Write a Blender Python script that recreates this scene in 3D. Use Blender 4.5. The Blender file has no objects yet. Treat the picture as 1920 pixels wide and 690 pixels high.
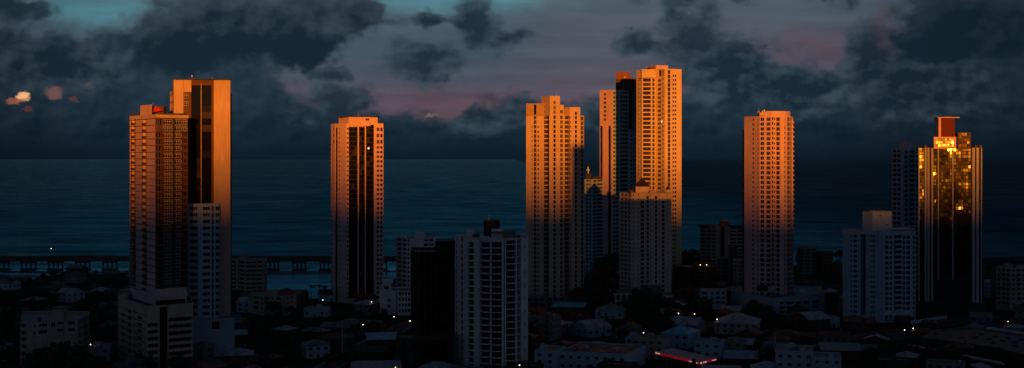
import bpy, math, random
from mathutils import Vector, Matrix, noise as mnoise
R = random.Random(7)
F = 2667.0; EYE = 96.0; HOR = 298.0
def WX(px, Y): return (px-960.0)/F*Y
def WZ(py, Y): return EYE-(py-HOR)/F*Y
def GY(py): return EYE*F/(py-HOR)
scn = bpy.context.scene
COL = scn.collection

# ------------------------------------------------------------ materials
def new_mat(name):
    m = bpy.data.materials.new(name); m.use_nodes = True
    return m, m.node_tree.nodes, m.node_tree.links, m.node_tree.nodes['Principled BSDF']
def wall_mat(name, col, rough=.8, dirt=.26, scale=.25, bump=.15):
    m, N, L, P = new_mat(name)
    tc = N.new('ShaderNodeTexCoord'); mp = N.new('ShaderNodeMapping'); mp.inputs['Scale'].default_value = (1, 1, .12)
    L.new(tc.outputs['Object'], mp.inputs[0])
    n1 = N.new('ShaderNodeTexNoise'); n1.inputs['Scale'].default_value = scale*4; n1.inputs['Detail'].default_value = 5
    n2 = N.new('ShaderNodeTexNoise'); n2.inputs['Scale'].default_value = scale*.35; n2.inputs['Detail'].default_value = 4
    L.new(mp.outputs[0], n1.inputs[0]); L.new(tc.outputs['Object'], n2.inputs[0])
    ad = N.new('ShaderNodeMath'); ad.operation = 'MULTIPLY'
    L.new(n1.outputs[0], ad.inputs[0]); L.new(n2.outputs[0], ad.inputs[1])
    cr = N.new('ShaderNodeValToRGB')
    cr.color_ramp.elements[0].position = .1; cr.color_ramp.elements[1].position = .42
    d = 1-dirt
    cr.color_ramp.elements[0].color = (col[0]*d, col[1]*d*.97, col[2]*d*.92, 1)
    cr.color_ramp.elements[1].color = (col[0], col[1], col[2], 1)
    L.new(ad.outputs[0], cr.inputs[0]); L.new(cr.outputs[0], P.inputs['Base Color'])
    P.inputs['Roughness'].default_value = rough
    P.inputs['Specular IOR Level'].default_value = .25
    n3 = N.new('ShaderNodeTexNoise'); n3.inputs['Scale'].default_value = 3; n3.inputs['Detail'].default_value = 3
    L.new(tc.outputs['Object'], n3.inputs[0])
    b = N.new('ShaderNodeBump'); b.inputs['Strength'].default_value = bump; b.inputs['Distance'].default_value = .05
    L.new(n3.outputs[0], b.inputs['Height']); L.new(b.outputs[0], P.inputs['Normal'])
    return m
def glass_mat(name, dark, light, frac=.2, rough=.1, spec=.5, wob=.0):
    m, N, L, P = new_mat(name)
    g = N.new('ShaderNodeNewGeometry'); oi = N.new('ShaderNodeObjectInfo')
    a = N.new('ShaderNodeMath'); a.operation = 'ADD'; L.new(g.outputs['Random Per Island'], a.inputs[0]); L.new(oi.outputs['Random'], a.inputs[1])
    f = N.new('ShaderNodeMath'); f.operation = 'FRACT'; L.new(a.outputs[0], f.inputs[0])
    cr = N.new('ShaderNodeValToRGB'); e = cr.color_ramp.elements
    e[0].position = 0; e[0].color = (*dark, 1); e[1].position = 1; e[1].color = (*light, 1)
    x = cr.color_ramp.elements.new(1-frac); x.color = (dark[0]*1.6, dark[1]*1.6, dark[2]*1.6, 1)
    L.new(f.outputs[0], cr.inputs[0]); L.new(cr.outputs[0], P.inputs['Base Color'])
    P.inputs['Roughness'].default_value = rough; P.inputs['Specular IOR Level'].default_value = spec
    if wob:
        tc = N.new('ShaderNodeTexCoord'); n = N.new('ShaderNodeTexNoise'); n.inputs['Scale'].default_value = .9
        L.new(tc.outputs['Object'], n.inputs[0]); b = N.new('ShaderNodeBump'); b.inputs['Strength'].default_value = wob; b.inputs['Distance'].default_value = .05
        L.new(n.outputs[0], b.inputs['Height']); L.new(b.outputs[0], P.inputs['Normal'])
    return m
def plain_mat(name, col, rough=.7, metal=0, spec=.3):
    m, N, L, P = new_mat(name)
    tc = N.new('ShaderNodeTexCoord'); n = N.new('ShaderNodeTexNoise'); n.inputs['Scale'].default_value = 1.3; n.inputs['Detail'].default_value = 4
    L.new(tc.outputs['Object'], n.inputs[0])
    mx = N.new('ShaderNodeMix'); mx.data_type = 'RGBA'; mx.inputs[6].default_value = (col[0]*.7, col[1]*.7, col[2]*.7, 1); mx.inputs[7].default_value = (*[min(1, c*1.2) for c in col], 1)
    L.new(n.outputs[0], mx.inputs[0]); L.new(mx.outputs[2], P.inputs['Base Color'])
    P.inputs['Roughness'].default_value = rough; P.inputs['Metallic'].default_value = metal; P.inputs['Specular IOR Level'].default_value = spec
    return m
def emit_mat(name, col, s):
    m, N, L, P = new_mat(name)
    P.inputs['Base Color'].default_value = (*[c*.5 for c in col], 1)
    P.inputs['Emission Color'].default_value = (*col, 1); P.inputs['Emission Strength'].default_value = s
    return m
def roof_mat(name, col, ang=0, rough=.55):
    m, N, L, P = new_mat(name)
    tc = N.new('ShaderNodeTexCoord'); w = N.new('ShaderNodeTexWave'); w.inputs['Scale'].default_value = 1.2; w.inputs['Distortion'].default_value = .3
    L.new(tc.outputs['Object'], w.inputs[0])
    n = N.new('ShaderNodeTexNoise'); n.inputs['Scale'].default_value = .35; n.inputs['Detail'].default_value = 5; L.new(tc.outputs['Object'], n.inputs[0])
    cr = N.new('ShaderNodeValToRGB'); e = cr.color_ramp.elements; e[0].position = .32; e[1].position = .62
    e[0].color = (col[0]*.45, col[1]*.42, col[2]*.4, 1); e[1].color = (*col, 1)
    L.new(n.outputs[0], cr.inputs[0]); L.new(cr.outputs[0], P.inputs['Base Color']); P.inputs['Roughness'].default_value = rough
    b = N.new('ShaderNodeBump'); b.inputs['Strength'].default_value = .4; b.inputs['Distance'].default_value = .06
    L.new(w.outputs[0], b.inputs['Height']); L.new(b.outputs[0], P.inputs['Normal'])
    return m
M = {}
M['cream'] = wall_mat('cream_paint', (.54, .40, .36))
M['orange'] = wall_mat('yellow_paint', (.57, .44, .38))
M['ochre'] = wall_mat('ochre_paint', (.40, .29, .20))
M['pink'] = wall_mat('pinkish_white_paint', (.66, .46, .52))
M['white'] = wall_mat('white_paint', (.62, .60, .66))
M['coolwhite'] = wall_mat('cool_white_paint', (.74, .74, .84))
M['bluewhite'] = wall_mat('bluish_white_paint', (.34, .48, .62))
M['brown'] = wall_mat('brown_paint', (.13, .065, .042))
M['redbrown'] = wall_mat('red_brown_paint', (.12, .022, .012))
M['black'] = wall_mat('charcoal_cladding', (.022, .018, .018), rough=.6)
M['darkpod'] = wall_mat('dark_concrete', (.05, .045, .045))
M['tan'] = wall_mat('tan_concrete', (.55, .43, .38))
M['grey'] = wall_mat('grey_concrete', (.22, .22, .25))
M['dirtycream'] = wall_mat('weathered_cream', (.42, .38, .37), dirt=.45)
M['fin'] = wall_mat('fin_paint', (.40, .42, .50))
M['stucco'] = wall_mat('pale_stucco', (.72, .60, .58))
M['glass'] = glass_mat('window_glass', (.005, .005, .006), (.05, .04, .03), .22, .05, .3)
M['curtglass'] = glass_mat('tinted_curtain_glass', (.004, .004, .005), (.010, .008, .007), .2, .08, .10)
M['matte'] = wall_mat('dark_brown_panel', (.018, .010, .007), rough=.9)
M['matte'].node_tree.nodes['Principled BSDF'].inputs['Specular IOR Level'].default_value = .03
M['goldglass'] = glass_mat('reflective_glass', (.010, .007, .006), (.02, .014, .008), .3, .095, .34, .12)
M['frame'] = plain_mat('window_frame_paint', (.45, .42, .40))
M['ledge'] = plain_mat('dark_concrete_and_shadow_line', (.035, .03, .03), .8)  # dark concrete; on the balcony tower it also paints storey shadow lines
M['steel'] = plain_mat('grey_steel', (.25, .26, .28), .45, .6)
M['polewhite'] = plain_mat('pale_pole_paint', (.45, .45, .48), .5)
M['tank'] = plain_mat('blue_plastic_tank', (.05, .10, .2), .5)
M['roofblue'] = roof_mat('blue_sheet_roof', (.006, .55, .82))
M['roofteal'] = roof_mat('teal_sheet_roof', (.05, .28, .30))
M['rooflight'] = roof_mat('pale_zinc_roof', (.34, .42, .50))
M['roofgrey'] = roof_mat('grey_sheet_roof', (.16, .18, .21))
M['roofred'] = roof_mat('rusty_red_roof', (.16, .045, .025))
M['roofbrown'] = roof_mat('brown_tile_roof', (.07, .04, .03))
M['roofdark'] = roof_mat('dark_bitumen_roof', (.035, .035, .04))
M['bulb'] = emit_mat('lamp_bulb', (1, .74, .45), 9)
M['bulbwarm'] = emit_mat('warm_lamp_bulb', (1, .55, .2), 7)
M['glintpane'] = emit_mat('glint_pane', (1, .66, .36), 1.4)  # glowing colour that stands in for sun glints on panes
M['redlight'] = emit_mat('red_fascia_light', (.75, .012, .016), .17)
M['whitelight'] = emit_mat('white_sign_light', (1, .72, .74), .45)
M['redlamp'] = emit_mat('red_beacon', (1, .1, .06), 4)
M['door'] = plain_mat('door_paint', (.06, .04, .03))
M['bark'] = plain_mat('bark', (.07, .05, .035), .9)

def leaf_mat(name, c1, c2):
    m, N, L, P = new_mat(name)
    g = N.new('ShaderNodeNewGeometry'); mx = N.new('ShaderNodeMix'); mx.data_type = 'RGBA'
    mx.inputs[6].default_value = (*c1, 1); mx.inputs[7].default_value = (*c2, 1)
    L.new(g.outputs['Random Per Island'], mx.inputs[0]); L.new(mx.outputs[2], P.inputs['Base Color'])
    P.inputs['Roughness'].default_value = .6; P.inputs['Specular IOR Level'].default_value = .2
    return m
M['leaf'] = leaf_mat('dark_green_leaves', (.02, .04, .012), (.05, .08, .025))
M['leaf2'] = leaf_mat('olive_leaves', (.035, .05, .018), (.07, .09, .03))

# ------------------------------------------------------------ mesh helpers
class MB:
    def __init__(s): s.v = []; s.f = []; s.m = []; s.mats = []
    def mi(s, mat):
        if mat not in s.mats: s.mats.append(mat)
        return s.mats.index(mat)
    def face(s, pts, mat):
        i = len(s.v); s.v += [tuple(p) for p in pts]; s.f.append(tuple(range(i, i+len(pts)))); s.m.append(s.mi(mat))
    def box(s, x0, x1, y0, y1, z0, z1, mat, T=None):
        c = [(x0,y0,z0),(x1,y0,z0),(x1,y1,z0),(x0,y1,z0),(x0,y0,z1),(x1,y0,z1),(x1,y1,z1),(x0,y1,z1)]
        if T is not None: c = [tuple(T @ Vector(p)) for p in c]
        i = len(s.v); s.v += c; k = s.mi(mat)
        for f in ((0,3,2,1),(4,5,6,7),(0,1,5,4),(1,2,6,5),(2,3,7,6),(3,0,4,7)): s.f.append(tuple(i+q for q in f)); s.m.append(k)
    def cyl(s, x, y, z0, z1, r0, r1, n, mat, T=None, caps=True):
        i = len(s.v); k = s.mi(mat)
        for z, r in ((z0, r0), (z1, r1)):
            for a in range(n):
                p = Vector((x+r*math.cos(a*2*math.pi/n), y+r*math.sin(a*2*math.pi/n), z))
                s.v.append(tuple(T @ p) if T is not None else tuple(p))
        for a in range(n):
            b = (a+1) % n; s.f.append((i+a, i+b, i+n+b, i+n+a)); s.m.append(k)
        if caps: s.f.append(tuple(i+n+a for a in range(n))); s.m.append(k); s.f.append(tuple(i+a for a in reversed(range(n)))); s.m.append(k)
    def tube(s, p0, p1, r0, r1, n, mat):
        p0 = Vector(p0); p1 = Vector(p1); d = p1-p0; q = d.to_track_quat('Z', 'Y').to_matrix().to_4x4()
        s.cyl(0, 0, 0, d.length, r0, r1, n, mat, Matrix.Translation(p0) @ q)
    def mesh(s, name):
        me = bpy.data.meshes.new(name); me.from_pydata(s.v, [], s.f)
        for m in s.mats: me.materials.append(m)
        for p, k in zip(me.polygons, s.m): p.material_index = k
        me.update(); return me
    def build(s, name, parent=None, loc=None):
        o = bpy.data.objects.new(name, s.mesh(name)); COL.objects.link(o)
        if parent: o.parent = parent
        if loc: o.location = loc
        return o
def tag(o, label=None, cat=None, group=None, kind=None):
    if label: o['label'] = label
    if cat: o['category'] = cat
    if group: o['group'] = group
    if kind: o['kind'] = kind
    return o
def empty(name, loc, rz=0):
    o = bpy.data.objects.new(name, None); COL.objects.link(o); o.location = loc; o.rotation_euler = (0, 0, rz)
    o.empty_display_size = 2; return o
def link(name, me, parent, loc=(0,0,0), rz=0, rx=0):
    o = bpy.data.objects.new(name, me); COL.objects.link(o); o.parent = parent; o.location = loc; o.rotation_euler = (rx, 0, rz); return o

MESHC = {}
def window_mesh(w, h, mat, frame, fm):
    key = ('w', round(w, 1), round(h, 1), mat, frame, fm)
    if key in MESHC: return MESHC[key]
    w = round(w, 1); h = round(h, 1)
    b = MB(); b.box(-w/2, w/2, -.03, .03, -h/2, h/2, M[mat])
    if frame:
        t = .11 if frame == 1 else .16
        n = 1 if w < 2.6 else 2 if w < 4 else 3
        for i in range(n):
            x = -w/2+(i+1)*w/(n+1); b.box(x-t/2, x+t/2, -.09, -.032, -h/2, h/2, M[fm])
        if frame == 2:
            for sx in (-1, 1): b.box(sx*(w/2-t/2)-t/2, sx*(w/2-t/2)+t/2, -.09, -.032, -h/2, h/2, M[fm])
            for z in (-h/2+t/2, h*.12, h/2-t/2): b.box(-w/2+t, w/2-t, -.086, -.034, z-t/2, z+t/2, M[fm])
    MESHC[key] = b; return b
def balcony_mesh(w, pr, ph, mat, curve):
    key = ('b', round(w, 1), pr, ph, mat, curve)
    if key in MESHC: return MESHC[key]
    w = round(w, 1); b = MB(); m = M[mat]
    if curve:
        n = 6; pts = []
        for i in range(n+1):
            t = i/n*2-1; pts.append((t*w/2, -(pr+curve*(1-t*t))))
        for i in range(n):
            (xa, ya), (xb, yb) = pts[i], pts[i+1]
            b.face([(xa,ya,-.12),(xb,yb,-.12),(xb,yb,ph),(xa,ya,ph)], m)
            b.face([(xa,ya+.12,-.12),(xa,ya+.12,ph),(xb,yb+.12,ph),(xb,yb+.12,-.12)], m)
            b.face([(xa,ya,ph),(xb,yb,ph),(xb,yb+.12,ph),(xa,ya+.12,ph)], m)
            b.face([(xa,ya,-.12),(xa,0,-.12),(xb,0,-.12),(xb,yb,-.12)], m)
            b.face([(xa,ya,.02),(xb,yb,.02),(xb,0,.02),(xa,0,.02)], m)
    else:
        b.box(-w/2, w/2, -pr, 0, -.12, .03, m)
        b.box(-w/2, w/2, -pr-.1, -pr, -.12, ph, m)
        if pr > .2:
            b.box(-w/2, -w/2+.1, -pr, 0, .03, ph, m); b.box(w/2-.1, w/2, -pr, 0, .03, ph, m)
    MESHC[key] = b; return b
MESHDATA = {}; KEEP = []
def joined(items, name, parent):
    """items: (MB, matrix); a single mesh"""
    out = MB()
    for b, T in items:
        i = len(out.v); out.v += [tuple(T @ Vector(p)) for p in b.v]
        ks = [out.mi(m) for m in b.mats]
        out.f += [tuple(i+q for q in f) for f in b.f]; out.m += [ks[k] for k in b.m]
    return out.build(name, parent)

def poly_inset(P, d):
    n = len(P); out = []
    for i in range(n):
        a = Vector(P[i-1]); b = Vector(P[i]); c = Vector(P[(i+1) % n])
        e1 = (b-a).normalized(); e2 = (c-b).normalized()
        n1 = Vector((-e1.y, e1.x)); n2 = Vector((-e2.y, e2.x))
        k = (n1+n2); l = max(.3, k.length_squared/2); out.append(b+k/l*d)
    return [(p.x, p.y) for p in out]

FOOT = []   # occupied plan polygons
LAND = []   # landmarks for labels (phrase, px, py)
class Tower:
    def __init__(s, name, label, cat, px, Y, group=None, phrase=None, frame_mat='frame'):
        s.root = empty(name, (WX(px, Y), Y, 0)); tag(s.root, label, cat, group)
        s.o = Vector((WX(px, Y), Y, 0)); s.D = Y; s.b = {}; s.items = {}; s.fm = frame_mat
        if phrase: LAND.append((phrase, px, HOR+EYE*F/Y))
    def mb(s, part):
        b = MB(); s.b[(part, len(s.b))] = b; return b
    def item(s, name, mb, pos, rz, area, rx=0, tiltz=0):
        s.items.setdefault(name, []).append((area, mb, pos-s.o, rz+tiltz, rx))
    def zt(s, py, Y=None): return WZ(py, Y or s.D)
    def block(s, chain, back, top, bot=None, mat='white', facs=None, part='wall', parapet=0, ground=True, topz=None, roofm='roofdark', refY=None):
        """chain: [(px, Y)] left to right as seen; top/bot: photo rows at the tower's depth"""
        rY = refY or s.D
        z1 = topz if topz is not None else WZ(top, rY); z0 = 0 if bot is None else WZ(bot, rY)
        fr = [Vector((WX(p, y), y)) for p, y in chain]
        n = len(fr)
        if back == 'kite':
            bk = []
        else:
            yb = max(fr[-1].y, fr[0].y)+back; sl = s.o.x/s.o.y
            bk = [Vector((fr[-1].x+(yb-fr[-1].y)*sl, yb)), Vector((fr[0].x+(yb-fr[0].y)*sl, yb))]
        pts = fr+bk
        if ground and bot is None: FOOT.append([(p.x, p.y) for p in pts])
        m = M[mat]; mb = s.mb(part); o2 = Vector((s.o.x, s.o.y))
        loc = [p-o2 for p in pts]
        nn = len(pts)
        for i in range(nn):
            a = loc[i]; b = loc[(i+1) % nn]
            f = facs[i] if facs and i < len(facs) else None
            if f: s.facade(mb, a, b, z0, z1, f, mat, part)
            else: mb.face([(a.x,a.y,z0),(b.x,b.y,z0),(b.x,b.y,z1),(a.x,a.y,z1)], m)
        P = [(p.x, p.y) for p in loc]
        mb.face([(x, y, z0) for x, y in reversed(P)], m)
        if parapet:
            Q = poly_inset(P, .35); zi = z1-parapet
            for i in range(nn):
                j = (i+1) % nn
                mb.face([(*P[i], z1), (*P[j], z1), (*Q[j], z1), (*Q[i], z1)], m)
                mb.face([(*Q[i], z1), (*Q[j], z1), (*Q[j], zi), (*Q[i], zi)], m)
            s.mb('roof').face([(x, y, zi) for x, y in Q], M[roofm])
        else: mb.face([(x, y, z1) for x, y in P], m)
        return z0, z1
    def facade(s, mb, a, b, z0, z1, cols, mat, part):
        A = Vector((a.x+s.o.x, a.y+s.o.y)); B = Vector((b.x+s.o.x, b.y+s.o.y)); d = B-A; W = d.length
        u = d.normalized(); nrm = Vector((u.y, -u.x)); ang = math.atan2(u.y, u.x)
        for c in cols:
            if c['k'] == 'mat': mat = c['m']
        m = M[mat]
        def t_of(px):
            k = (px-960)/F; den = d.x-k*d.y
            return min(1, max(0, (k*A.y-A.x)/den))*W
        def pt(uu, z, dep=0):
            p = a+u*uu-nrm*dep; return (p.x, p.y, z)
        def quad(u0, u1, za, zb):
            if u1-u0 > 1e-4 and zb-za > 1e-4: mb.face([pt(u0,za),pt(u1,za),pt(u1,zb),pt(u0,zb)], m)
        def hole(u0, u1, za, zb, dep):
            mb.face([pt(u0,za),pt(u0,za,dep),pt(u0,zb,dep),pt(u0,zb)], m)
            mb.face([pt(u1,za,dep),pt(u1,za),pt(u1,zb),pt(u1,zb,dep)], m)
            mb.face([pt(u0,za),pt(u1,za),pt(u1,za,dep),pt(u0,za,dep)], m)
            mb.face([pt(u0,zb,dep),pt(u1,zb,dep),pt(u1,zb),pt(u0,zb)], m)
        groups = {}
        for c in cols:
            if c['k'] in ('rib', 'slab', 'mat'): continue
            groups.setdefault((c['p0'], c['p1']), []).append(c)
        cur = 0
        Ym = (A.y+B.y)/2
        for (p0, p1) in sorted(groups):
            u0 = max(t_of(p0), cur); u1 = max(t_of(p1), u0+.05); u1 = min(u1, W)
            if u1-u0 < .05: continue
            quad(cur, u0, z0, z1); cur = u1; uc = (u0+u1)/2
            Yc = A.y+(B.y-A.y)*uc/W
            zc = z1
            for c in sorted(groups[(p0, p1)], key=lambda c: c.get('y0', -999)):
                zt = min(zc, WZ(c['y0'], Yc)) if 'y0' in c else zc
                zb = max(z0, WZ(c['y1'], Yc)) if 'y1' in c else z0
                h = c.get('h', 3.1); dep = c.get('d', .3); gm = c.get('g', 'glass')
                quad(u0, u1, zt, zc)
                if c['k'] == 'g':
                    hole(u0, u1, zb, zt, dep)
                    g = s.mb(c.get('part', 'glass_strip')); P3 = [pt(u0,zb,dep),pt(u1,zb,dep),pt(u1,zt,dep),pt(u0,zt,dep)]
                    nf = max(1, int((zt-zb)/h)); bands = c.get('bands', 1)
                    for k in range(nf):
                        q0 = zt-(k+1)*(zt-zb)/nf; q1 = zt-k*(zt-zb)/nf
                        nd = c.get('div', 2)
                        for j in range(nd):
                            x0 = u0+(u1-u0)*j/nd; x1 = u0+(u1-u0)*(j+1)/nd; e = .0
                            g.face([pt(x0,q0+.0,dep),pt(x1,q0,dep),pt(x1,q1,dep),pt(x0,q1,dep)], M[gm])
                        if bands:
                            T = Matrix.Translation(Vector(pt(uc, q0, dep))) @ Matrix.Rotation(ang, 4, 'Z')
                            g.box(-(u1-u0)/2, (u1-u0)/2, -.25*bands, 0, -.12, .22, M[c.get('bm', 'ledge')], T)
                    zc = zb; continue
                z = zt
                s0 = c.get('s0', .28); s1 = c.get('s1', .86)
                if c['k'] == 'b': s0 = c.get('s0', .0); s1 = c.get('s1', .9); dep = c.get('d', 1.3)
                while z-h > zb-.01:
                    zl = z-h; a0 = zl+s0*h; a1 = zl+s1*h
                    quad(u0, u1, a1, z); quad(u0, u1, zl, a0); hole(u0, u1, a0, a1, dep)
                    w = u1-u0; p = Vector(pt(uc, (a0+a1)/2, dep-.035))+s.o
                    fr = c.get('fr', 1 if w > 1.5 else 0)
                    jit = c.get('jit', 0)
                    jx = jz = 0
                    if jit:     # neighbouring panes lean much alike, as a bowed curtain wall does
                        q_ = Vector((p.x/7.0, p.z/7.0, p.y/7.0)); jx = mnoise.noise(q_)*2.2*jit+R.gauss(0, .55)*jit; jz = mnoise.noise(q_+Vector((9, 4, 2)))*2.2*jit+R.gauss(0, .55)*jit
                    s.item('window', window_mesh(w, a1-a0, gm, fr, c.get('fm', s.fm)), p, ang, w*(a1-a0)/Yc/Yc, rx=jx*math.pi/180, tiltz=jz*math.pi/180)
                    if c['k'] == 'b' and c.get('rail', 1):
                        pr = c.get('pr', .8)
                        s.item('balcony', balcony_mesh(w+c.get('ov', 0), pr, c.get('ph', 1.0), c.get('bm', mat), c.get('cv', 0)), Vector(pt(uc, zl+.02, -.01))+s.o, ang, w*h/Yc/Yc)
                    z = zl
                if z > zb: quad(u0, u1, zb, z)
                zc = zb
            quad(u0, u1, z0, zc)
        quad(cur, W, z0, z1)
        for c in cols:
            if c['k'] == 'rib':
                u0 = t_of(c['p0']); u1 = t_of(c['p1']); uc = (u0+u1)/2
                Yc = A.y+(B.y-A.y)*uc/W
                zt = WZ(c['y0'], Yc) if 'y0' in c else z1; zb = max(0, WZ(c['y1'], Yc)) if 'y1' in c else z0
                T = Matrix.Translation(Vector(pt(uc, 0))) @ Matrix.Rotation(ang, 4, 'Z')
                r = MB(); r.box(-(u1-u0)/2, (u1-u0)/2, -c.get('pr', .6), -.003, zb, zt, M[c.get('m', mat)], T)
                s.items.setdefault('pilaster', []).append((1e3, r, Vector((0,0,0)), 0, 0))
            if c['k'] == 'slab':
                u0 = t_of(c['p0']); u1 = t_of(c['p1']); uc = (u0+u1)/2; Yc = A.y+(B.y-A.y)*uc/W
                zt = WZ(c['y0'], Yc) if 'y0' in c else z1; zb = max(z0, WZ(c['y1'], Yc)) if 'y1' in c else z0
                z = zt; h = c['h']; w = round(u1-u0, 1); pr = c.get('pr', .5); t = c.get('t', .3)
                key = ('s', w, pr, t, c.get('m', 'ledge'))
                if key not in MESHC:
                    r = MB(); r.box(-w/2, w/2, -pr, -.004, -t/2, t/2, M[c.get('m', 'ledge')]); MESHC[key] = r
                while z > zb:
                    s.item('floor_ledge_or_shadow_line', MESHC[key], Vector(pt(uc, z))+s.o, ang, w/Yc/Yc); z -= h
    def box(s, part, p0, p1, Y, dep, y0, y1, mat, z0=None, z1=None):
        """upright box seen between photo columns p0..p1 and rows y0..y1"""
        b = s.mb(part); xa = WX(p0, Y)-s.o.x; xb = WX(p1, Y)-s.o.x; ya = Y-s.o.y
        b.box(xa, xb, ya, ya+dep, WZ(y1, Y) if z0 is None else z0, WZ(y0, Y) if z1 is None else z1, M[mat])
    def part(s, name, fn):
        b = MB(); fn(b); s.items.setdefault(name, []).append((1e3, b, Vector((0,0,0)), 0, 0))
    def lit(s, px, row, Y, w=1.0, h=1.2):  # small glowing box that paints a sun glint on a facade
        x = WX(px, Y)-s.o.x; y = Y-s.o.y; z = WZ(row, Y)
        s.part('glint_pane', lambda b: b.box(x-w/2, x+w/2, y-.06, y, z-h/2, z+h/2, M['glintpane']))
    def antenna(s, px, Y, ya, yb, beacon=False):
        x = WX(px, Y)-s.o.x; y = Y-s.o.y
        s.part('antenna', lambda b: b.cyl(x, y, WZ(yb, Y)-.5, WZ(ya, Y), .12, .06, 6, M['steel']))
        if beacon: s.part('beacon', lambda b: b.cyl(x, y, WZ(ya, Y), WZ(ya, Y)+.4, .16, .16, 6, M['redlamp']))
    def finish(s):
        for k, b in s.b.items():
            if b.f: b.build(k[0], s.root)
        for k, L in s.items.items():
            L.sort(key=lambda t: -t[0])
            if k in ('window',) : pass
            for (ar, mb, pos, rz, rx) in L[:100]:
                KEEP.append(mb); me = MESHDATA.get(id(mb))
                if me is None: me = MESHDATA[id(mb)] = mb.mesh(k)
                link(k, me, s.root, pos, rz, rx)
            if len(L) > 100:
                o = joined([(mb, Matrix.Translation(pos) @ Matrix.Rotation(rz, 4, 'Z') @ Matrix.Rotation(rx, 4, 'X')) for ar, mb, pos, rz, rx in L[100:]], k, s.root)
                tag(o, kind='stuff')
def W(p0, p1, **k): return dict(k='w', p0=p0, p1=p1, **k)
def G(p0, p1, **k): return dict(k='g', p0=p0, p1=p1, **k)
def B(p0, p1, **k): return dict(k='b', p0=p0, p1=p1, **k)
def RIB(p0, p1, **k): return dict(k='rib', p0=p0, p1=p1, **k)
def SL(p0, p1, **k): return dict(k='slab', p0=p0, p1=p1, **k)
SKYK = 0.35; LOWK = 1.5; RIDGE = 332.0
# ------------------------------------------------------------ world: sunset sky with cloud decks
SUN_AZ = math.radians(6.2); SUN_EL = math.radians(2.0)     # the sun is low behind the camera, a little to its right
world = bpy.data.worlds.new('World'); scn.world = world; world.use_nodes = True
WN = world.node_tree.nodes; WL = world.node_tree.links; WN.clear()
def sock(v, kind='f'):
    return v
def put(inp, v):
    if hasattr(v, 'links') or isinstance(v, bpy.types.NodeSocket): WL.new(v, inp)
    else: inp.default_value = v
def mth(op, a, b=0.0, c=None, clamp=False):
    n = WN.new('ShaderNodeMath'); n.operation = op; n.use_clamp = clamp; put(n.inputs[0], a); put(n.inputs[1], b)
    if c is not None: put(n.inputs[2], c)
    return n.outputs[0]
def vec(op, a, b=None, s=None):
    n = WN.new('ShaderNodeVectorMath'); n.operation = op; put(n.inputs[0], a)
    if b is not None: put(n.inputs[1], b)
    if s is not None: put(n.inputs[3], s)
    return n.outputs['Value'] if op in ('LENGTH', 'DOT_PRODUCT') else n.outputs[0]
def comb(x, y, z=0.0):
    n = WN.new('ShaderNodeCombineXYZ'); put(n.inputs[0], x); put(n.inputs[1], y); put(n.inputs[2], z); return n.outputs[0]
def noise(v, sc, det=4, rough=.5, col=False):
    n = WN.new('ShaderNodeTexNoise'); put(n.inputs['Vector'], v); n.inputs['Scale'].default_value = sc; n.inputs['Detail'].default_value = det; n.inputs['Roughness'].default_value = rough
    return n.outputs[1] if col else n.outputs[0]
def sstep(x, a, b):
    n = WN.new('ShaderNodeMapRange'); n.interpolation_type = 'SMOOTHSTEP'; put(n.inputs[0], x); n.inputs[1].default_value = a; n.inputs[2].default_value = b
    return n.outputs[0]
def mixc(f, a, b, mode='MIX'):
    n = WN.new('ShaderNodeMix'); n.data_type = 'RGBA'; n.blend_type = mode; put(n.inputs[0], f)
    put(n.inputs[6], a if not isinstance(a, tuple) else (*a, 1)); put(n.inputs[7], b if not isinstance(b, tuple) else (*b, 1)); return n.outputs[2]
def ramp(x, stops):
    n = WN.new('ShaderNodeValToRGB'); e = n.color_ramp.elements
    while len(e) < len(stops): e.new(.5)
    for el, (p, c) in zip(e, stops): el.position = p; el.color = (*c, 1)
    put(n.inputs[0], x); return n.outputs[0]
gen = WN.new('ShaderNodeTexCoord').outputs['Generated']
sep = WN.new('ShaderNodeSeparateXYZ'); WL.new(gen, sep.inputs[0])
dx, dy, dz = sep.outputs
yy = mth('MAXIMUM', dy, .25)
U = mth('ADD', mth('MULTIPLY', mth('DIVIDE', dx, yy), F/100), 9.6)      # hundreds of photo columns, as azimuth
V = mth('SUBTRACT', HOR/100, mth('MULTIPLY', mth('DIVIDE', dz, yy), F/100))
UV = comb(U, V, 0.0)
UVn = comb(U, mth('MULTIPLY', V, 1.35), 0.0)
w1 = vec('SUBTRACT', noise(UVn, .9, 3, .5, True), (.5, .5, .5))
w2 = vec('SUBTRACT', noise(UVn, 3.2, 4, .6, True), (.5, .5, .5))
def scale(v, s):
    n = WN.new('ShaderNodeVectorMath'); n.operation = 'SCALE'; put(n.inputs[0], v); put(n.inputs[3], s); return n.outputs[0]
UVd = vec('ADD', UV, vec('ADD', scale(w1, .75), scale(w2, .34)))
def flat(v):
    return vec('MULTIPLY', v, (1, 1, 0))
UVd = flat(UVd)
def field(blobs):
    cur = None
    for cx, cy, rx, ry in blobs:
        v = vec('DIVIDE', vec('SUBTRACT', UVd, (cx, cy, 0)), (rx, ry, 1)); l = mth('SUBTRACT', 1.0, vec('LENGTH', v))
        cur = l if cur is None else mth('SMOOTH_MAX', cur, l, .18)
    return cur
big = field([(4.7,.35,2.2,.85),(5.6,.75,.95,.7),(3.4,.85,.9,.6),(6.6,.25,.6,.45)])
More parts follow.
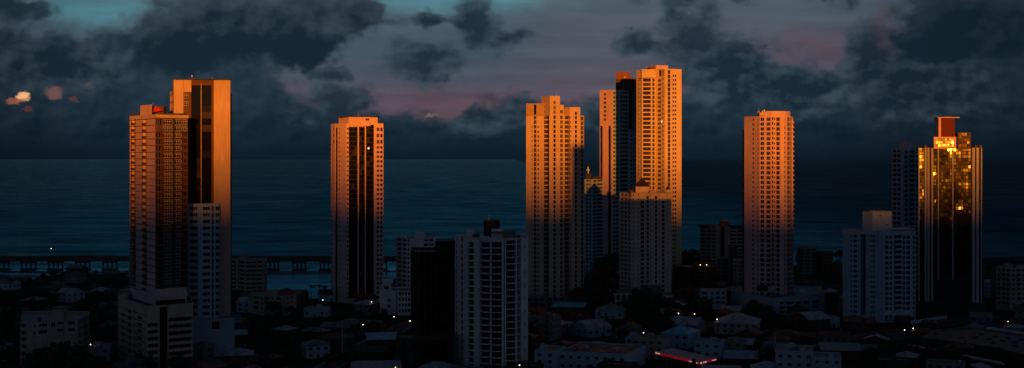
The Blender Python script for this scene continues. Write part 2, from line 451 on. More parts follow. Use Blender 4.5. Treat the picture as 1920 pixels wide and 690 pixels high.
mid = field([(.3,.2,.8,.35),(1.2,1.25,1.5,.6),(8.05,.3,.35,.28),(8.95,.5,.6,.62),(7.95,1.2,.9,.45),(9.55,.75,.5,.3),
             (6.2,1.45,.45,.2),(6.4,1.95,.9,.4),(8.95,2.25,.75,.32),(10.0,2.15,.55,.35),(11.2,2.15,.8,.42),(12.0,.85,.55,.3),
             (13.0,.75,.9,.75),(13.7,1.3,1.3,.8),(14.9,1.65,1.2,.5),(16.3,1.0,.6,.75),(17.2,1.6,1.6,.7)])
clearf = field([(1.3,.1,2.3,.62),(6.6,1.25,1.6,.85),(8.0,1.3,1.9,1.0),(10.8,.9,2.4,1.4),(8.6,-.1,3.2,.5),(11.2,1.75,1.1,.5),(14.6,.5,2.6,.55),(15.2,.95,1.1,.4),(16.6,.1,.6,.4)])
rgt = field([(18.3,.35,1.75,.85),(17.6,.7,1.0,.5)])
fb = noise(UVn, 1.9, 7, .52)
fb_off = noise(vec('ADD', UVn, (-.10, -.14, 0)), 1.9, 7, .52)
vo = WN.new('ShaderNodeTexVoronoi'); vo.feature = 'SMOOTH_F1'; vo.inputs['Scale'].default_value = 2.6; vo.inputs['Detail'].default_value = 2.0; vo.inputs['Roughness'].default_value = .45
put(vo.inputs['Vector'], vec('ADD', UVn, scale(w2, .35)))
bil = mth('SUBTRACT', .5, vo.outputs['Distance'])
edge = mth('ADD', mth('MULTIPLY', mth('SUBTRACT', fb, .5), .9), mth('MULTIPLY', bil, .5))
def cover(f, a, b, k=1.0): return sstep(mth('ADD', f, mth('MULTIPLY', edge, k)), a, b)
cm = cover(mid, -.20, .34, .95); cb = cover(big, -.12, .20, .55); cr_ = cover(rgt, -.12, .20, .55)
cw = sstep(mth('ADD', clearf, mth('MULTIPLY', edge, -.55)), -.05, .34)
emb = mth('MULTIPLY', mth('SUBTRACT', fb, fb_off), 3.2)        # side light from the upper left
soft = noise(UVn, 1.1, 3, .5)
# clear sky seen between the clouds
clear = ramp(mth('DIVIDE', V, 3.0), [(0, (.080,.140,.175)), (.10, (.068,.108,.146)), (.3, (.058,.090,.126)), (.5, (.072,.084,.116)), (.64, (.112,.084,.112)), (.74, (.098,.070,.094)), (1, (.02,.027,.040))])
clear = mixc(mth('MULTIPLY', sstep(U, 8.6, 10.8), .75), clear, ramp(mth('DIVIDE', V, 3.0), [(0, (.080,.105,.130)), (.35, (.094,.092,.122)), (.62, (.104,.082,.108)), (.8, (.06,.05,.07)), (1, (.02,.027,.040))]))
tealf = mth('MAXIMUM', sstep(vec('LENGTH', vec('DIVIDE', vec('SUBTRACT', UVd, (1.6, .15, 0)), (1.7, .45, 1))), 1.1, .2),
            sstep(vec('LENGTH', vec('DIVIDE', vec('SUBTRACT', UVd, (8.6, -.15, 0)), (2.6, .45, 1))), 1.1, .2))
clear = mixc(mth('MULTIPLY', tealf, .75), clear, (.088, .250, .310))
pinkf = mth('MAXIMUM', sstep(vec('LENGTH', vec('DIVIDE', vec('SUBTRACT', UVd, (8.4, 1.95, 0)), (1.8, .5, 1))), 1.1, .1),
            sstep(vec('LENGTH', vec('DIVIDE', vec('SUBTRACT', UVd, (15.2, .85, 0)), (1.2, .5, 1))), 1.1, .1))
clear = mixc(mth('MULTIPLY', pinkf, .6), clear, (.105, .064, .082))
streak = noise(comb(mth('MULTIPLY', U, .35), mth('MULTIPLY', V, 3.0), 3.0), 1.6, 5, .55)
clear = mixc(.8, clear, ramp(streak, [(.3, (.78,.80,.82)), (.7, (1.15,1.13,1.12))]), 'MULTIPLY')
def cloudcol(dark, light, f, k=1.0, o=.42):
    deep = mth('MULTIPLY', mth('SUBTRACT', .34, f), .95)     # thin rims pass more light than the thick middle
    t = mth('ADD', mth('ADD', mth('MULTIPLY', emb, k), deep), mth('ADD', o, mth('MULTIPLY', mth('SUBTRACT', soft, .5), 1.5)), clamp=True)
    return mixc(t, dark, light)
c_mid = cloudcol((.0100,.0240,.039), (.045,.072,.096), mid, .8)
# a big cloud: paler and greyer on its crown, dark beneath
bigt = mth('ADD', mth('ADD', mth('MULTIPLY', mth('SUBTRACT', .8, V), .7), mth('MULTIPLY', mth('SUBTRACT', .25, mth('MAXIMUM', big, rgt)), .5)), mth('ADD', mth('MULTIPLY', emb, .35), mth('MULTIPLY', mth('SUBTRACT', soft, .45), 1.5)), clamp=True)
c_big = mixc(bigt, (.0085, .021, .034), (.056, .082, .104))
c_rgt = mixc(bigt, (.0085, .023, .038), (.034, .055, .074))
bt = mth('ADD', .42, mth('ADD', mth('MULTIPLY', emb, .65), mth('MULTIPLY', mth('SUBTRACT', soft, .5), 1.3)), clamp=True)
vlow = sstep(V, 1.5, 2.6)
c_bank = mixc(bt, mixc(vlow, (.0105,.027,.044), (.0055,.0165,.029)), mixc(vlow, (.028,.048,.068), (.0150,.031,.047)))
sky = mixc(cw, c_bank, clear)
sky = mixc(mth('MULTIPLY', cm, .9), sky, c_mid)
# pale cloud top by the right hand cloud
pale = sstep(vec('LENGTH', vec('DIVIDE', vec('SUBTRACT', UVd, (16.6, .5, 0)), (.42, .62, 1))), 1.0, .2)
sky = mixc(mth('MULTIPLY', pale, mth('MULTIPLY', mth('ADD', emb, .6, clamp=True), .7)), sky, (.085, .060, .075))
sky = mixc(cb, sky, c_big); sky = mixc(cr_, sky, c_rgt)
# horizon murk
sky = mixc(sstep(mth('ADD', V, mth('MULTIPLY', edge, .25)), 2.25, 3.0), sky, (.0042, .0120, .0225))
# side fall-off of the daylight across the sky
side = mth('SUBTRACT', 1.0, mth('MULTIPLY', sstep(U, 13.5, 19.6), .38)); side = mth('MULTIPLY', side, mth('SUBTRACT', 1.0, mth('MULTIPLY', sstep(U, 3.2, -.6), .30)))
sky = mixc(1.0, sky, comb(side, side, side), 'MULTIPLY')
# the small clouds still catching the sun
UVs = flat(vec('ADD', UV, vec('ADD', scale(w2, .22), scale(vec('SUBTRACT', noise(UVn, 9, 3, .6, True), (.5, .5, .5)), .16))))
for cx, cy, rx, ry, col, k in [(.41,1.82,.16,.12,(.90,.44,.22),1.0),(.30,1.90,.22,.07,(.30,.10,.06),.8),(1.03,1.74,.20,.17,(.17,.085,.080),.8),(1.38,1.87,.13,.07,(.10,.04,.04),.8),(.52,2.05,.14,.05,(.085,.035,.035),.8),(1.68,1.59,.08,.05,(.11,.06,.06),.7),(8.1,2.16,.16,.025,(.20,.12,.12),.8)]:
    f = sstep(vec('LENGTH', vec('DIVIDE', vec('SUBTRACT', UVs, (cx, cy, 0)), (rx, ry, 1))), 1.0, .45)
    sky = mixc(mth('MULTIPLY', f, k), sky, col)
# the rest of the sky (overhead and behind the camera): the sky texture under broken cloud
ns = WN.new('ShaderNodeTexSky'); ns.sky_type = 'NISHITA'; ns.sun_disc = False; ns.sun_elevation = SUN_EL; ns.sun_rotation = math.pi-SUN_AZ
ns.altitude = 90; ns.air_density = 1.0; ns.dust_density = 1.5; ns.ozone_density = 2.0
cl = sstep(noise(gen, 3.0, 6, .6), .38, .56)
rest = mixc(1.0, ns.outputs[0], (SKYK*.55, SKYK*.95, SKYK*1.4), 'MULTIPLY')
lowf = sstep(dz, .55, .0)
rest = mixc(mth('MULTIPLY', cl, .8), rest, mixc(lowf, (.12, .20, .31), (LOWK*.80, LOWK*1.0, LOWK*1.45)))
sky10 = mixc(1.0, sky, (10.0, 10.0, 10.0), 'MULTIPLY')
front = mth('MULTIPLY', sstep(dy, .45, .75), sstep(dz, .32, .18))
fin = mixc(front, rest, sky10)
bg = WN.new('ShaderNodeBackground'); bg.inputs[1].default_value = .1; WL.new(fin, bg.inputs[0])
out = WN.new('ShaderNodeOutputWorld'); WL.new(bg.outputs[0], out.inputs[0])
# mix nodes must not clamp
for n in WN:
    if n.bl_idname == 'ShaderNodeMix': n.clamp_result = False
sun = bpy.data.lights.new('sun', 'SUN'); sun.energy = 5.0; sun.angle = math.radians(.5); sun.color = (1, .265, .010)
so = bpy.data.objects.new('sun', sun); COL.objects.link(so)
sd = Vector((math.sin(SUN_AZ)*math.cos(SUN_EL), -math.cos(SUN_AZ)*math.cos(SUN_EL), math.sin(SUN_EL)))
so.rotation_euler = (-sd).to_track_quat('-Z', 'Y').to_euler()
cam = bpy.data.cameras.new('camera'); co = bpy.data.objects.new('camera', cam); COL.objects.link(co)
co.location = (0, 0, EYE); co.rotation_euler = (math.pi/2, 0, 0)
cam.sensor_width = 36; cam.lens = F/1920*36; cam.shift_y = (HOR-345)/1920; cam.clip_start = 1; cam.clip_end = 400000
scn.camera = co
scn.view_settings.view_transform = 'Standard'; scn.view_settings.look = 'None'; scn.view_settings.exposure = 0; scn.view_settings.gamma = 1
# ------------------------------------------------------------ setting
def structure(b, name):
    o = b.build(name); o['kind'] = 'structure'; return o
# sea
m, N, L, P = new_mat('sea_water')
P.inputs['Base Color'].default_value = (.0015, .016, .026, 1); P.inputs['Roughness'].default_value = .2; P.inputs['IOR'].default_value = 1.33
P.inputs['Specular Tint'].default_value = (.28, .85, 1, 1)
geo = N.new('ShaderNodeNewGeometry')
def mapd(rz, s):
    mp = N.new('ShaderNodeMapping'); mp.inputs['Rotation'].default_value = (0, 0, rz); mp.inputs['Scale'].default_value = s; L.new(geo.outputs['Position'], mp.inputs[0]); return mp.outputs[0]
bumps = None
def addbump(h, dist, st=1.0):
    global bumps
    b = N.new('ShaderNodeBump'); b.inputs['Strength'].default_value = st; b.inputs['Distance'].default_value = dist; L.new(h, b.inputs['Height'])
    if bumps is not None: L.new(bumps, b.inputs['Normal'])
    bumps = b.outputs[0]
def nz(vec_, sc, det, r=.5):
    n = N.new('ShaderNodeTexNoise'); n.inputs['Scale'].default_value = sc; n.inputs['Detail'].default_value = det; n.inputs['Roughness'].default_value = r; L.new(vec_, n.inputs[0]); return n.outputs[0]
addbump(nz(mapd(.07, (.3, 1, 1)), .02, 6, .62), 6.0)            # long swell lines running along the shore
addbump(nz(mapd(-.1, (.45, 1, 1)), .06, 5, .6), 2.2)
addbump(nz(mapd(.2, (.7, 1, 1)), .5, 3), .12)
L.new(bumps, P.inputs['Normal'])
rr = N.new('ShaderNodeMapRange'); L.new(nz(mapd(.03, (.25, 1, 1)), .0022, 5, .6), rr.inputs[0]); rr.inputs[1].default_value = .35; rr.inputs[2].default_value = .65; rr.inputs[3].default_value = .14; rr.inputs[4].default_value = .34
L.new(rr.outputs[0], P.inputs['Roughness'])
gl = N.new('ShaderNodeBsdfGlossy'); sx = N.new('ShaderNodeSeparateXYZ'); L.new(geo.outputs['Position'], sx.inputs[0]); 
tone = N.new('ShaderNodeMapRange'); tone.interpolation_type = 'SMOOTHSTEP'; tone.inputs[1].default_value = 180; tone.inputs[2].default_value = 650; L.new(sx.outputs[0], tone.inputs[0])  # darkens the right-hand water by colour, painting in a fall-off of light
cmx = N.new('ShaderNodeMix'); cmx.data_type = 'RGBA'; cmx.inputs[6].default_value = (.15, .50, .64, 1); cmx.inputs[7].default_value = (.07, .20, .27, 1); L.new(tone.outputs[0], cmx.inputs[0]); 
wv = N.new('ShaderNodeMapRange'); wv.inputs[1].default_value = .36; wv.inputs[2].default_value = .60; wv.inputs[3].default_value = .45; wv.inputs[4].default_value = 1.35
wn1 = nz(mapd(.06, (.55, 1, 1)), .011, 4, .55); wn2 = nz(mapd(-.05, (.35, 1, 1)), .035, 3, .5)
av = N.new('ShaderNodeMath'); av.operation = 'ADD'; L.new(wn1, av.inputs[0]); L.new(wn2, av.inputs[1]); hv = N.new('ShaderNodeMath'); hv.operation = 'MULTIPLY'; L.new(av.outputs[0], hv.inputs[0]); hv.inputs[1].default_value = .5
L.new(hv.outputs[0], wv.inputs[0]); sh = N.new('ShaderNodeMapRange'); sh.interpolation_type = 'SMOOTHSTEP'; sh.inputs[1].default_value = 1500; sh.inputs[2].default_value = 1180; sh.inputs[3].default_value = 1.0; sh.inputs[4].default_value = 2.0; L.new(sx.outputs[1], sh.inputs[0])   # calm shallows inside the causeway: their brighter sky reflection painted into the tint
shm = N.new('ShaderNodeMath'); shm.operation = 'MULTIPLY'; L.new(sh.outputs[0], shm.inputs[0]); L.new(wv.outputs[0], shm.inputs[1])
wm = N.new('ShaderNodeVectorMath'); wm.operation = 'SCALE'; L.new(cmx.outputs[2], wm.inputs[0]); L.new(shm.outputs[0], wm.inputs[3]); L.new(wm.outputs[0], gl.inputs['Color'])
L.new(rr.outputs[0], gl.inputs['Roughness']); L.new(bumps, gl.inputs['Normal'])
df = N.new('ShaderNodeBsdfDiffuse'); df.inputs['Color'].default_value = (.006, .03, .042, 1); fr = N.new('ShaderNodeFresnel'); fr.inputs['IOR'].default_value = 1.33; L.new(bumps, fr.inputs['Normal'])
sm = N.new('ShaderNodeMixShader'); L.new(fr.outputs[0], sm.inputs[0]); L.new(df.outputs[0], sm.inputs[1]); L.new(gl.outputs[0], sm.inputs[2])
L.new(sm.outputs[0], [n for n in N if n.bl_idname == 'ShaderNodeOutputMaterial'][0].inputs[0])
M['sea'] = m
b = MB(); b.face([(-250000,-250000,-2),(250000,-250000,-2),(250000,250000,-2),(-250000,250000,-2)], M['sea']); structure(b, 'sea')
# land: dark soil and scrub, ragged shoreline
m, N, L, P = new_mat('ground')
geo = N.new('ShaderNodeNewGeometry'); n = N.new('ShaderNodeTexNoise'); n.inputs['Scale'].default_value = .02; n.inputs['Detail'].default_value = 8; n.inputs['Roughness'].default_value = .65; L.new(geo.outputs['Position'], n.inputs[0])
cr = N.new('ShaderNodeValToRGB'); e = cr.color_ramp.elements; e[0].position = .35; e[0].color = (.012,.016,.010,1); e[1].position = .7; e[1].color = (.045,.038,.032,1)
L.new(n.outputs[0], cr.inputs[0]); L.new(cr.outputs[0], P.inputs['Base Color']); P.inputs['Roughness'].default_value = .95; P.inputs['Specular IOR Level'].default_value = .1
M['ground'] = m
shore_px = [(-2600,1120),(-300,1120),(0,1105),(50,1100),(75,1165),(120,1190),(180,1195),(240,1170),(330,1060),(420,1010),(500,985),(560,975),(620,985),(680,1010),(760,1090),(860,1200),(980,1320),(1100,1360),(1280,1345),(1380,1300),(1500,1290),(1600,1340),(1750,1370),(1920,1400),(2300,1500),(4200,1500)]
top = []
for i in range(len(shore_px)-1):
    (p0, y0), (p1, y1) = shore_px[i], shore_px[i+1]
    k = max(2, int(abs(p1-p0)/14)) if -400 < p0 < 2200 else 1
    for j in range(k):
        t = j/k; y = y0+(y1-y0)*t+R.uniform(-6, 6); top.append((WX(p0+(p1-p0)*t, y), y))
b = MB()
poly = [(-9000, -3000)]+[(9000, -3000), (9000, 1500)]+top[::-1]+[(-9000, 1120)]
b.face([(x, y, 0) for x, y in poly], M['ground'])
for (x0, y0), (x1, y1) in zip(top[:-1], top[1:]): b.face([(x0,y0,0),(x1,y1,0),(x1,y1+4,-2.2),(x0,y0+4,-2.2)], M['ground'])
structure(b, 'ground')
# tidal mudflats
M['mud'] = plain_mat('wet_mud', (.022, .022, .022), .5)
b = MB()
def flat(px, Y, rx, ry):
    x = WX(px, Y); n = 26; ph = R.uniform(0, 6)
    pts = [(x+rx*math.cos(a*2*math.pi/n)*(1+.18*math.sin(3*a*.9+ph)+R.uniform(-.12,.12)), Y+ry*math.sin(a*2*math.pi/n)*(1+R.uniform(-.15,.15))) for a in range(n)]
    z = -1.93+.004*len(b.f)
    b.face([(x_, y_, z) for x_, y_ in pts], M['mud'])
for a in [(30,1235,45,7),(95,1270,30,6),(150,1225,50,8),(215,1290,30,6),(60,1330,40,5),(520,1270,34,6),(575,1230,50,7),(535,1212,75,6),(480,1205,40,8),(600,1330,30,4),(740,1240,35,9),(20,1190,40,8),(130,1180,50,8),(560,1290,22,4)]: flat(*a)
structure(b, 'mudflat')
# ridge of hills far behind the camera; the low sun sets behind it and its shadow climbs the towers
M['hill'] = plain_mat('forested_hill', (.035, .05, .02), .95)
b = MB(); nx = 120; xs = [-9000+i*150 for i in range(nx+1)]
def ridge(x):
    t = min(1, max(0, (x-980)/260.)); t = t*t*(3-2*t)
    base = RIDGE + 9*t + 3*math.sin(x*.011)+2*math.sin(x*.031+1)
    far = max(0, abs(x-900)-1500)/1000; return base*max(.25, 1-.12*far)+18*math.sin(x*.0013)*min(1, far)
prof = [(-9500, 0), (-8200, .35), (-7200, .75), (-6500, .93), (-6200, 1.0), (-5900, .92), (-5200, .6), (-4300, .2), (-3400, -.02)]
xs = [-9000+i*60 for i in range(301)]
V_ = [[(x, y, ridge(x)*k) for y, k in prof] for x in xs]
base_i = 0
for r in V_: b.v += r
for i in range(len(xs)-1):
    for j in range(len(prof)-1):
        a = i*len(prof)+j; b.f.append((a, a+len(prof), a+len(prof)+1, a+1)); b.m.append(b.mi(M['hill']))
structure(b, 'hills')

# streets
M['asphalt'] = plain_mat('asphalt', (.045, .045, .05), .85)
M['pave'] = plain_mat('pavement_concrete', (.14, .14, .14), .85)
M['paint'] = plain_mat('road_paint', (.5, .5, .48), .7)
def strip(name, pts, w, z, mat, dash=False):
    b = MB()
    for (x0, y0), (x1, y1) in zip(pts[:-1], pts[1:]):
        d = Vector((x1-x0, y1-y0)); L_ = d.length; u = d/L_; n = Vector((-u.y, u.x))
        if dash:
            s_ = 0
            while s_ < L_-3:
                a = Vector((x0, y0))+u*s_; c = a+u*3
                b.face([(*(a-n*w/2), z), (*(c-n*w/2), z), (*(c+n*w/2), z), (*(a+n*w/2), z)], M[mat]); s_ += 8
        else:
            a = Vector((x0, y0)); c = Vector((x1, y1))
            b.face([(*(a-n*w/2), z), (*(c-n*w/2), z), (*(c+n*w/2), z), (*(a+n*w/2), z)], M[mat])
    return structure(b, name)
def pave(pts, off, w):
    b = MB()
    for (x0, y0), (x1, y1) in zip(pts[:-1], pts[1:]):
        d = Vector((x1-x0, y1-y0)); u = d.normalized(); n = Vector((-u.y, u.x))
        for s_ in (-1, 1):
            T = Matrix.Translation((x0+n.x*off*s_, y0+n.y*off*s_, 0)) @ Matrix.Rotation(math.atan2(u.y, u.x), 4, 'Z')
            b.box(0, d.length, -w/2, w/2, .0, .13, M['pave'], T)
    structure(b, 'pavement')
def gp(px, py): Y = GY(py); return (WX(px, Y), Y)
ROADS = []
for k, pts in enumerate([[gp(560,720), gp(700,640), gp(770,606), gp(860,580)], [gp(1120,636), gp(1345,606), gp(1620,640), gp(1900,606)], [gp(1560,640), gp(1700,618), gp(1860,592)], [gp(-60,670), gp(220,640)]]):
    z = .008+.004*k*1
    strip('road', pts, 8, z, 'asphalt'); strip('road_marking', pts, .15, z+.02, 'paint', True); pave(pts, 5.3, 2.2)
    ROADS.append(pts)
# ------------------------------------------------------------ towers
def rooftop_tank(t, px, Y, row, r=1.0, h=1.6, mat='tank'):
    x = WX(px, Y)-t.s_o[0] if hasattr(t, 's_o') else WX(px, Y)-t.o.x
    z = WZ(row, Y); t.part('water_tank', lambda b: b.cyl(x, Y-t.o.y, z-.02, z+h, r, r*.92, 12, M[mat]))

# T1: balcony tower on striped podium, left
t = Tower('apartment_tower', 'sunlit balcony tower with a red rooftop awning, rising from a striped podium', 'tower', 290, 664, phrase='the striped podium')
h1 = 3.1
zr = 664
t.block([(243, 690), (291, 656), (291.1, 656), (352, 668)], 26, 215, 552, 'pink', [
    [W(244, 246.5, y0=225, h=h1, s0=.1, s1=.9), B(247.5, 254.5, y0=222, h=h1, pr=.6, bm='brown'), B(268.5, 275, y0=222, h=h1, pr=.6, bm='brown'), W(279.5, 281, y0=248, h=h1*2, s0=.5, s1=.65), SL(243.5, 290.5, h=h1, y0=224, pr=.45, t=.22)], None,  # the ledges' dark colour paints the shadow line at each storey
    [dict(k='mat', p0=0, p1=0, m='brown'), B(292.5, 303.5, y0=222, y1=247, h=3.1, g='glass', fr=1, rail=0, d=.8), W(305.5, 323.5, y0=222, y1=247, h=3.1, s0=.08, s1=.86, fr=2), W(327, 340.5, y0=222, y1=247, h=3.1, s0=.08, s1=.86, fr=2), W(341.5, 351, y0=222, y1=247, h=3.1, s0=.08, s1=.86, fr=2),
     B(292.5, 303.5, y0=247.01, h=h1, d=1.6, pr=.3, bm='brown', ph=.5), W(305.5, 323.5, y0=247.01, h=h1, s0=.12, s1=.8, fr=2, d=.35), W(327, 340.5, y0=247.01, h=h1, s0=.12, s1=.8, fr=2, d=.35), B(341.5, 351, y0=247.01, h=h1, d=1.6, pr=.5, bm='brown'),
     SL(291.5, 351.5, h=h1, y0=247, pr=.35, t=.25), RIB(303.6, 305.3, y0=247, m='redbrown', pr=.25), RIB(291.4, 351.9, y0=215.3, y1=221.3, m='tan', pr=.8), RIB(323.8, 326.8, y0=222, m='ledge', pr=.3), RIB(340.7, 341.4, y0=247, m='redbrown', pr=.2)]], topz=WZ(215, zr), parapet=1.1, roofm='roofdark', ground=False)
t.block([(241.5, 690), (291, 655), (353, 667.5)], 27, 0, 0, 'tan', None, part='cornice', topz=WZ(214.5, 664), ground=False) if False else None
# brown infill panel beside the big windows
t.block([(263, 676), (285, 664)], 8, 196, 216, 'pink', None, part='stair_tower', refY=664, ground=False)
def awning(b):
    Y = 668-t.o.y; x0 = WX(284, 668)-t.o.x; x1 = WX(304, 668)-t.o.x; z0 = WZ(211, 668); z1 = WZ(198, 668)
    b.face([(x0, Y, z0), (x1, Y+1, z0+1), (x0+1.2, Y+2, z1)], M['redlamp0']); b.face([(x0, Y, z0), (x0+1.2, Y+2, z1), (x0-.8, Y+5, z0+.4)], M['redlamp0'])
    b.face([(x0-.8, Y+5, z0+.4), (x0+1.2, Y+2, z1), (x1, Y+1, z0+1)], M['redlamp0'])
M['redlamp0'] = plain_mat('red_canvas', (.5, .03, .02), .8)
t.part('awning', awning)
t.box('plant_room', 284, 307, 674, 6, 199, 217, 'brown'); t.part('facade_cladding', lambda b: None) if False else None
t.part('cornice', lambda b: b.box(WX(291,660)-t.o.x, WX(352,660)-t.o.x, 0, 0.5, 0, .1, M['pink'])) if False else None
t.box('parapet_planter', 300, 349, 669, 1.2, 212.5, 216, 'ledge')
t.box('parapet_planter', 244, 262, 690, 1.0, 212, 216, 'ledge')
t.antenna(287, 668, 192, 200)
# plinth between tower and podium, then podium
t.block([(248, 688), (289, 655), (350, 664)], 24, 540, 575, 'pink', [None, [G(292, 348, y0=562, y1=573, h=3, div=6, bands=0)]], refY=662, ground=False, part='plinth')
t.block([(243, 690), (290, 653), (352, 664)], 26, 551, 556, 'pink', None, refY=662, ground=False, part='plinth')
t.block([(221, 686), (276, 641), (362, 655)], 40, 0, None, 'tan', [
    [W(228, 232, y0=584, h=3.1, s0=.3, s1=.75), W(240, 246, y0=578, h=3.1, s0=.25, s1=.8), W(250.5, 253.5, y0=578, h=3.1, s0=.2, s1=.85), W(258, 266, y0=590, h=3.1, s0=.3, s1=.8), SL(222, 275.5, h=3.1, y0=583, pr=.2, t=.22, m='ledge')],
    [B(277, 297.5, y0=601, h=3.1, s0=.0, s1=.62, d=1.6, pr=.05, ph=.3), G(299.5, 314.5, h=3.1, d=.7, bands=0, gm='curtglass'), B(316, 361, y0=590, h=3.1, s0=0, s1=.62, d=1.8, pr=.05, ph=.3),
     W(287, 297, y0=576, y1=601, h=6.0, s0=.05, s1=.5) if False else RIB(277, 297.5, y0=576, y1=600, pr=.12), RIB(316, 344, y0=576, y1=588, pr=.15)]],
    topz=WZ(572, 645), parapet=1.0, part='podium')
t.box('roof_box', 224, 240, 684, 6, 552, 562, 'tan', z0=WZ(572, 645)-1)
t.finish(); T1 = t

# T2: tall slab with dark glass centre
t = Tower('apartment_tower', 'tall slab tower with a dark glass centre between two plain sunlit bands', 'tower', 385, 700, phrase='the tall slab tower')
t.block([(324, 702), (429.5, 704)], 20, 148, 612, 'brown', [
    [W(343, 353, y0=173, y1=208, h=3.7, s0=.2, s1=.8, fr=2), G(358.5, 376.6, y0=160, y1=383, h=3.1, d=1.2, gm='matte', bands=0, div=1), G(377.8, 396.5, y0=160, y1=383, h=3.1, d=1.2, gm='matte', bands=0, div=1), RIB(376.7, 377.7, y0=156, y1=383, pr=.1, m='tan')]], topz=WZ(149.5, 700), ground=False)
def pan(b, p0, p1, y0, y1, pr, m, Y=700):
    Yf = 702+(704-702)*((p0+p1)/2-324)/(429.5-324)
    x0 = WX(p0, Y)-t.o.x; x1 = WX(p1, Y)-t.o.x
    b.box(x0, x1, Yf-t.o.y-pr-(p1-p0)*.012, Yf-t.o.y+.4, WZ(y1, Y), WZ(y0, Y), M[m])
t.part('facade_band', lambda b: pan(b, 398.5, 429.3, 149, 610, .35, 'cream'))
t.part('facade_band', lambda b: pan(b, 324.3, 342.5, 149, 560, .35, 'cream'))
t.part('facade_band', lambda b: pan(b, 342.7, 357, 149, 172, .35, 'cream'))
t.part('coping', lambda b: pan(b, 323.5, 430.2, 147.6, 149.3, .7, 'ledge'))
t.block([(430, 703), (434.5, 712)], 10, 173, 640, 'redbrown', [[SL(430.3, 434.3, h=3.1, y0=176, pr=.15, t=.5)]], topz=WZ(173, 703), ground=False, part='side_wing')
t.block([(318.5, 712), (323.4, 706)], 8, 171, 600, 'pink', [[W(320, 323, y0=178, h=3.7, s0=.2, s1=.8)]], topz=WZ(171, 706), ground=False, part='side_wing')
t.block([(349, 692), (371.5, 690), (411.5, 697)], 14, 0, 604, 'bluewhite', [
    [W(356, 370, y0=385, h=3.2, s0=.3, s1=.78, fr=1)], [W(380.5, 393.5, y0=385, h=3.2, s0=.3, s1=.78, fr=1), W(397.5, 401, y0=385, h=3.2, s0=.12, s1=.88), W(404.5, 411, y0=385, h=3.2, s0=.25, s1=.8)]], topz=WZ(382, 690), parapet=.8, ground=False, part='lower_wing')
t.block([(348, 689), (440, 689)], 26, 0, None, 'bluewhite', [[W(364, 372, y0=597, y1=620, h=6.2, s0=.1, s1=.85), W(376, 392, y0=597, y1=618, h=5.5, s0=.1, s1=.9), W(397, 411, y0=602, y1=620, h=4.3, s0=.1, s1=.95)]], topz=WZ(596, 689), parapet=.6, part='podium', roofm='roofgrey')
t.antenna(360, 702, 143, 148, True); t.antenna(398, 702, 145, 148)
t.finish()

# T3
t = Tower('apartment_tower', 'slim sunlit tower with a dark recessed centre, standing alone in front of the water', 'tower', 669, 945, phrase='the slim lone tower')
hh = 3.12
t.block([(620.5, 962), (628, 955), (650, 945), (719, 949)], 24, 231, None, 'pink', [
    [W(621, 626.8, y0=237, y1=272, h=4.1, s0=.2, s1=.82), W(620.8, 623.3, y0=272, h=hh, s0=.3, s1=.8)],
    [G(628.4, 632.8, y0=239, y1=566, h=hh, d=.6, gm='curtglass', bands=.6, div=1), W(634.8, 636.8, y0=237, h=hh, s0=.35, s1=.72), W(649.2, 649.9, y0=237, h=hh) if False else W(646.6, 648.6, y0=275, h=hh, s0=.35, s1=.72) if False else RIB(641, 649.5, y0=233, y1=570, pr=.25)],
    [W(650.7, 653.2, y0=237, h=hh, s0=.32, s1=.72), G(654, 670.6, y0=238, y1=560, h=hh, d=2.2, gm='curtglass', bands=1.2, div=3), G(673, 684, y0=238, y1=560, h=hh, d=1.6, gm='curtglass', bands=.8, div=2), G(686.2, 701, y0=231.5, y1=560, h=hh, d=2.8, gm='curtglass', bands=.3, div=2),
     W(706.5, 711, y0=237, y1=272, h=4.1, s0=.2, s1=.8), W(713.2, 717.2, y0=237, y1=272, h=4.1, s0=.2, s1=.8), W(706.5, 711, y0=272, h=hh, s0=.25, s1=.75), W(713.2, 717.2, y0=272, h=hh, s0=.25, s1=.75)]], topz=WZ(231.5, 949), parapet=0)
t.block([(635, 957), (656, 944), (708, 948)], 16, 219, 234, 'pink', None, refY=948, ground=False, part='crown')
t.block([(653.5, 943.6), (694.5, 943.8)], 4, 219.5, 236.5, 'pink', [[W(685.5, 692, y0=222, y1=226.5, h=1.5, s0=.02, s1=.98, g='glass')]], refY=944, ground=False, part='crown')
t.box('coping', 634.5, 708.6, 943.2, 14, 218.4, 219.3, 'ledge')
t.box('coping', 708.5, 719.2, 949, 8, 229.5, 231.4, 'ledge')
def pod(b):
    x0 = WX(664, 925)-t.o.x; x1 = WX(700, 925)-t.o.x; n = 10
    for i in range(n):
        a0 = math.pi*i/n; a1 = math.pi*(i+1)/n; yc = -14
        P0 = (yc-6*math.cos(a0), 6.2*math.sin(a0)); P1 = (yc-6*math.cos(a1), 6.2*math.sin(a1))
        b.face([(x0, P0[0], P0[1]), (x1, P0[0], P0[1]), (x1, P1[0], P1[1]), (x0, P1[0], P1[1])], M['pink'])
    b.face([(x1, -14-6*math.cos(math.pi*i/n), 6.2*math.sin(math.pi*i/n)) for i in range(n+1)], M['glass'])
    b.face([(x0, -14-6*math.cos(math.pi*i/n), 6.2*math.sin(math.pi*i/n)) for i in range(n+1)][::-1], M['pink'])
t.part('entrance_vault', pod)
t.antenna(672, 950, 214, 219); t.lit(691, 278, 949.0); t.finish()

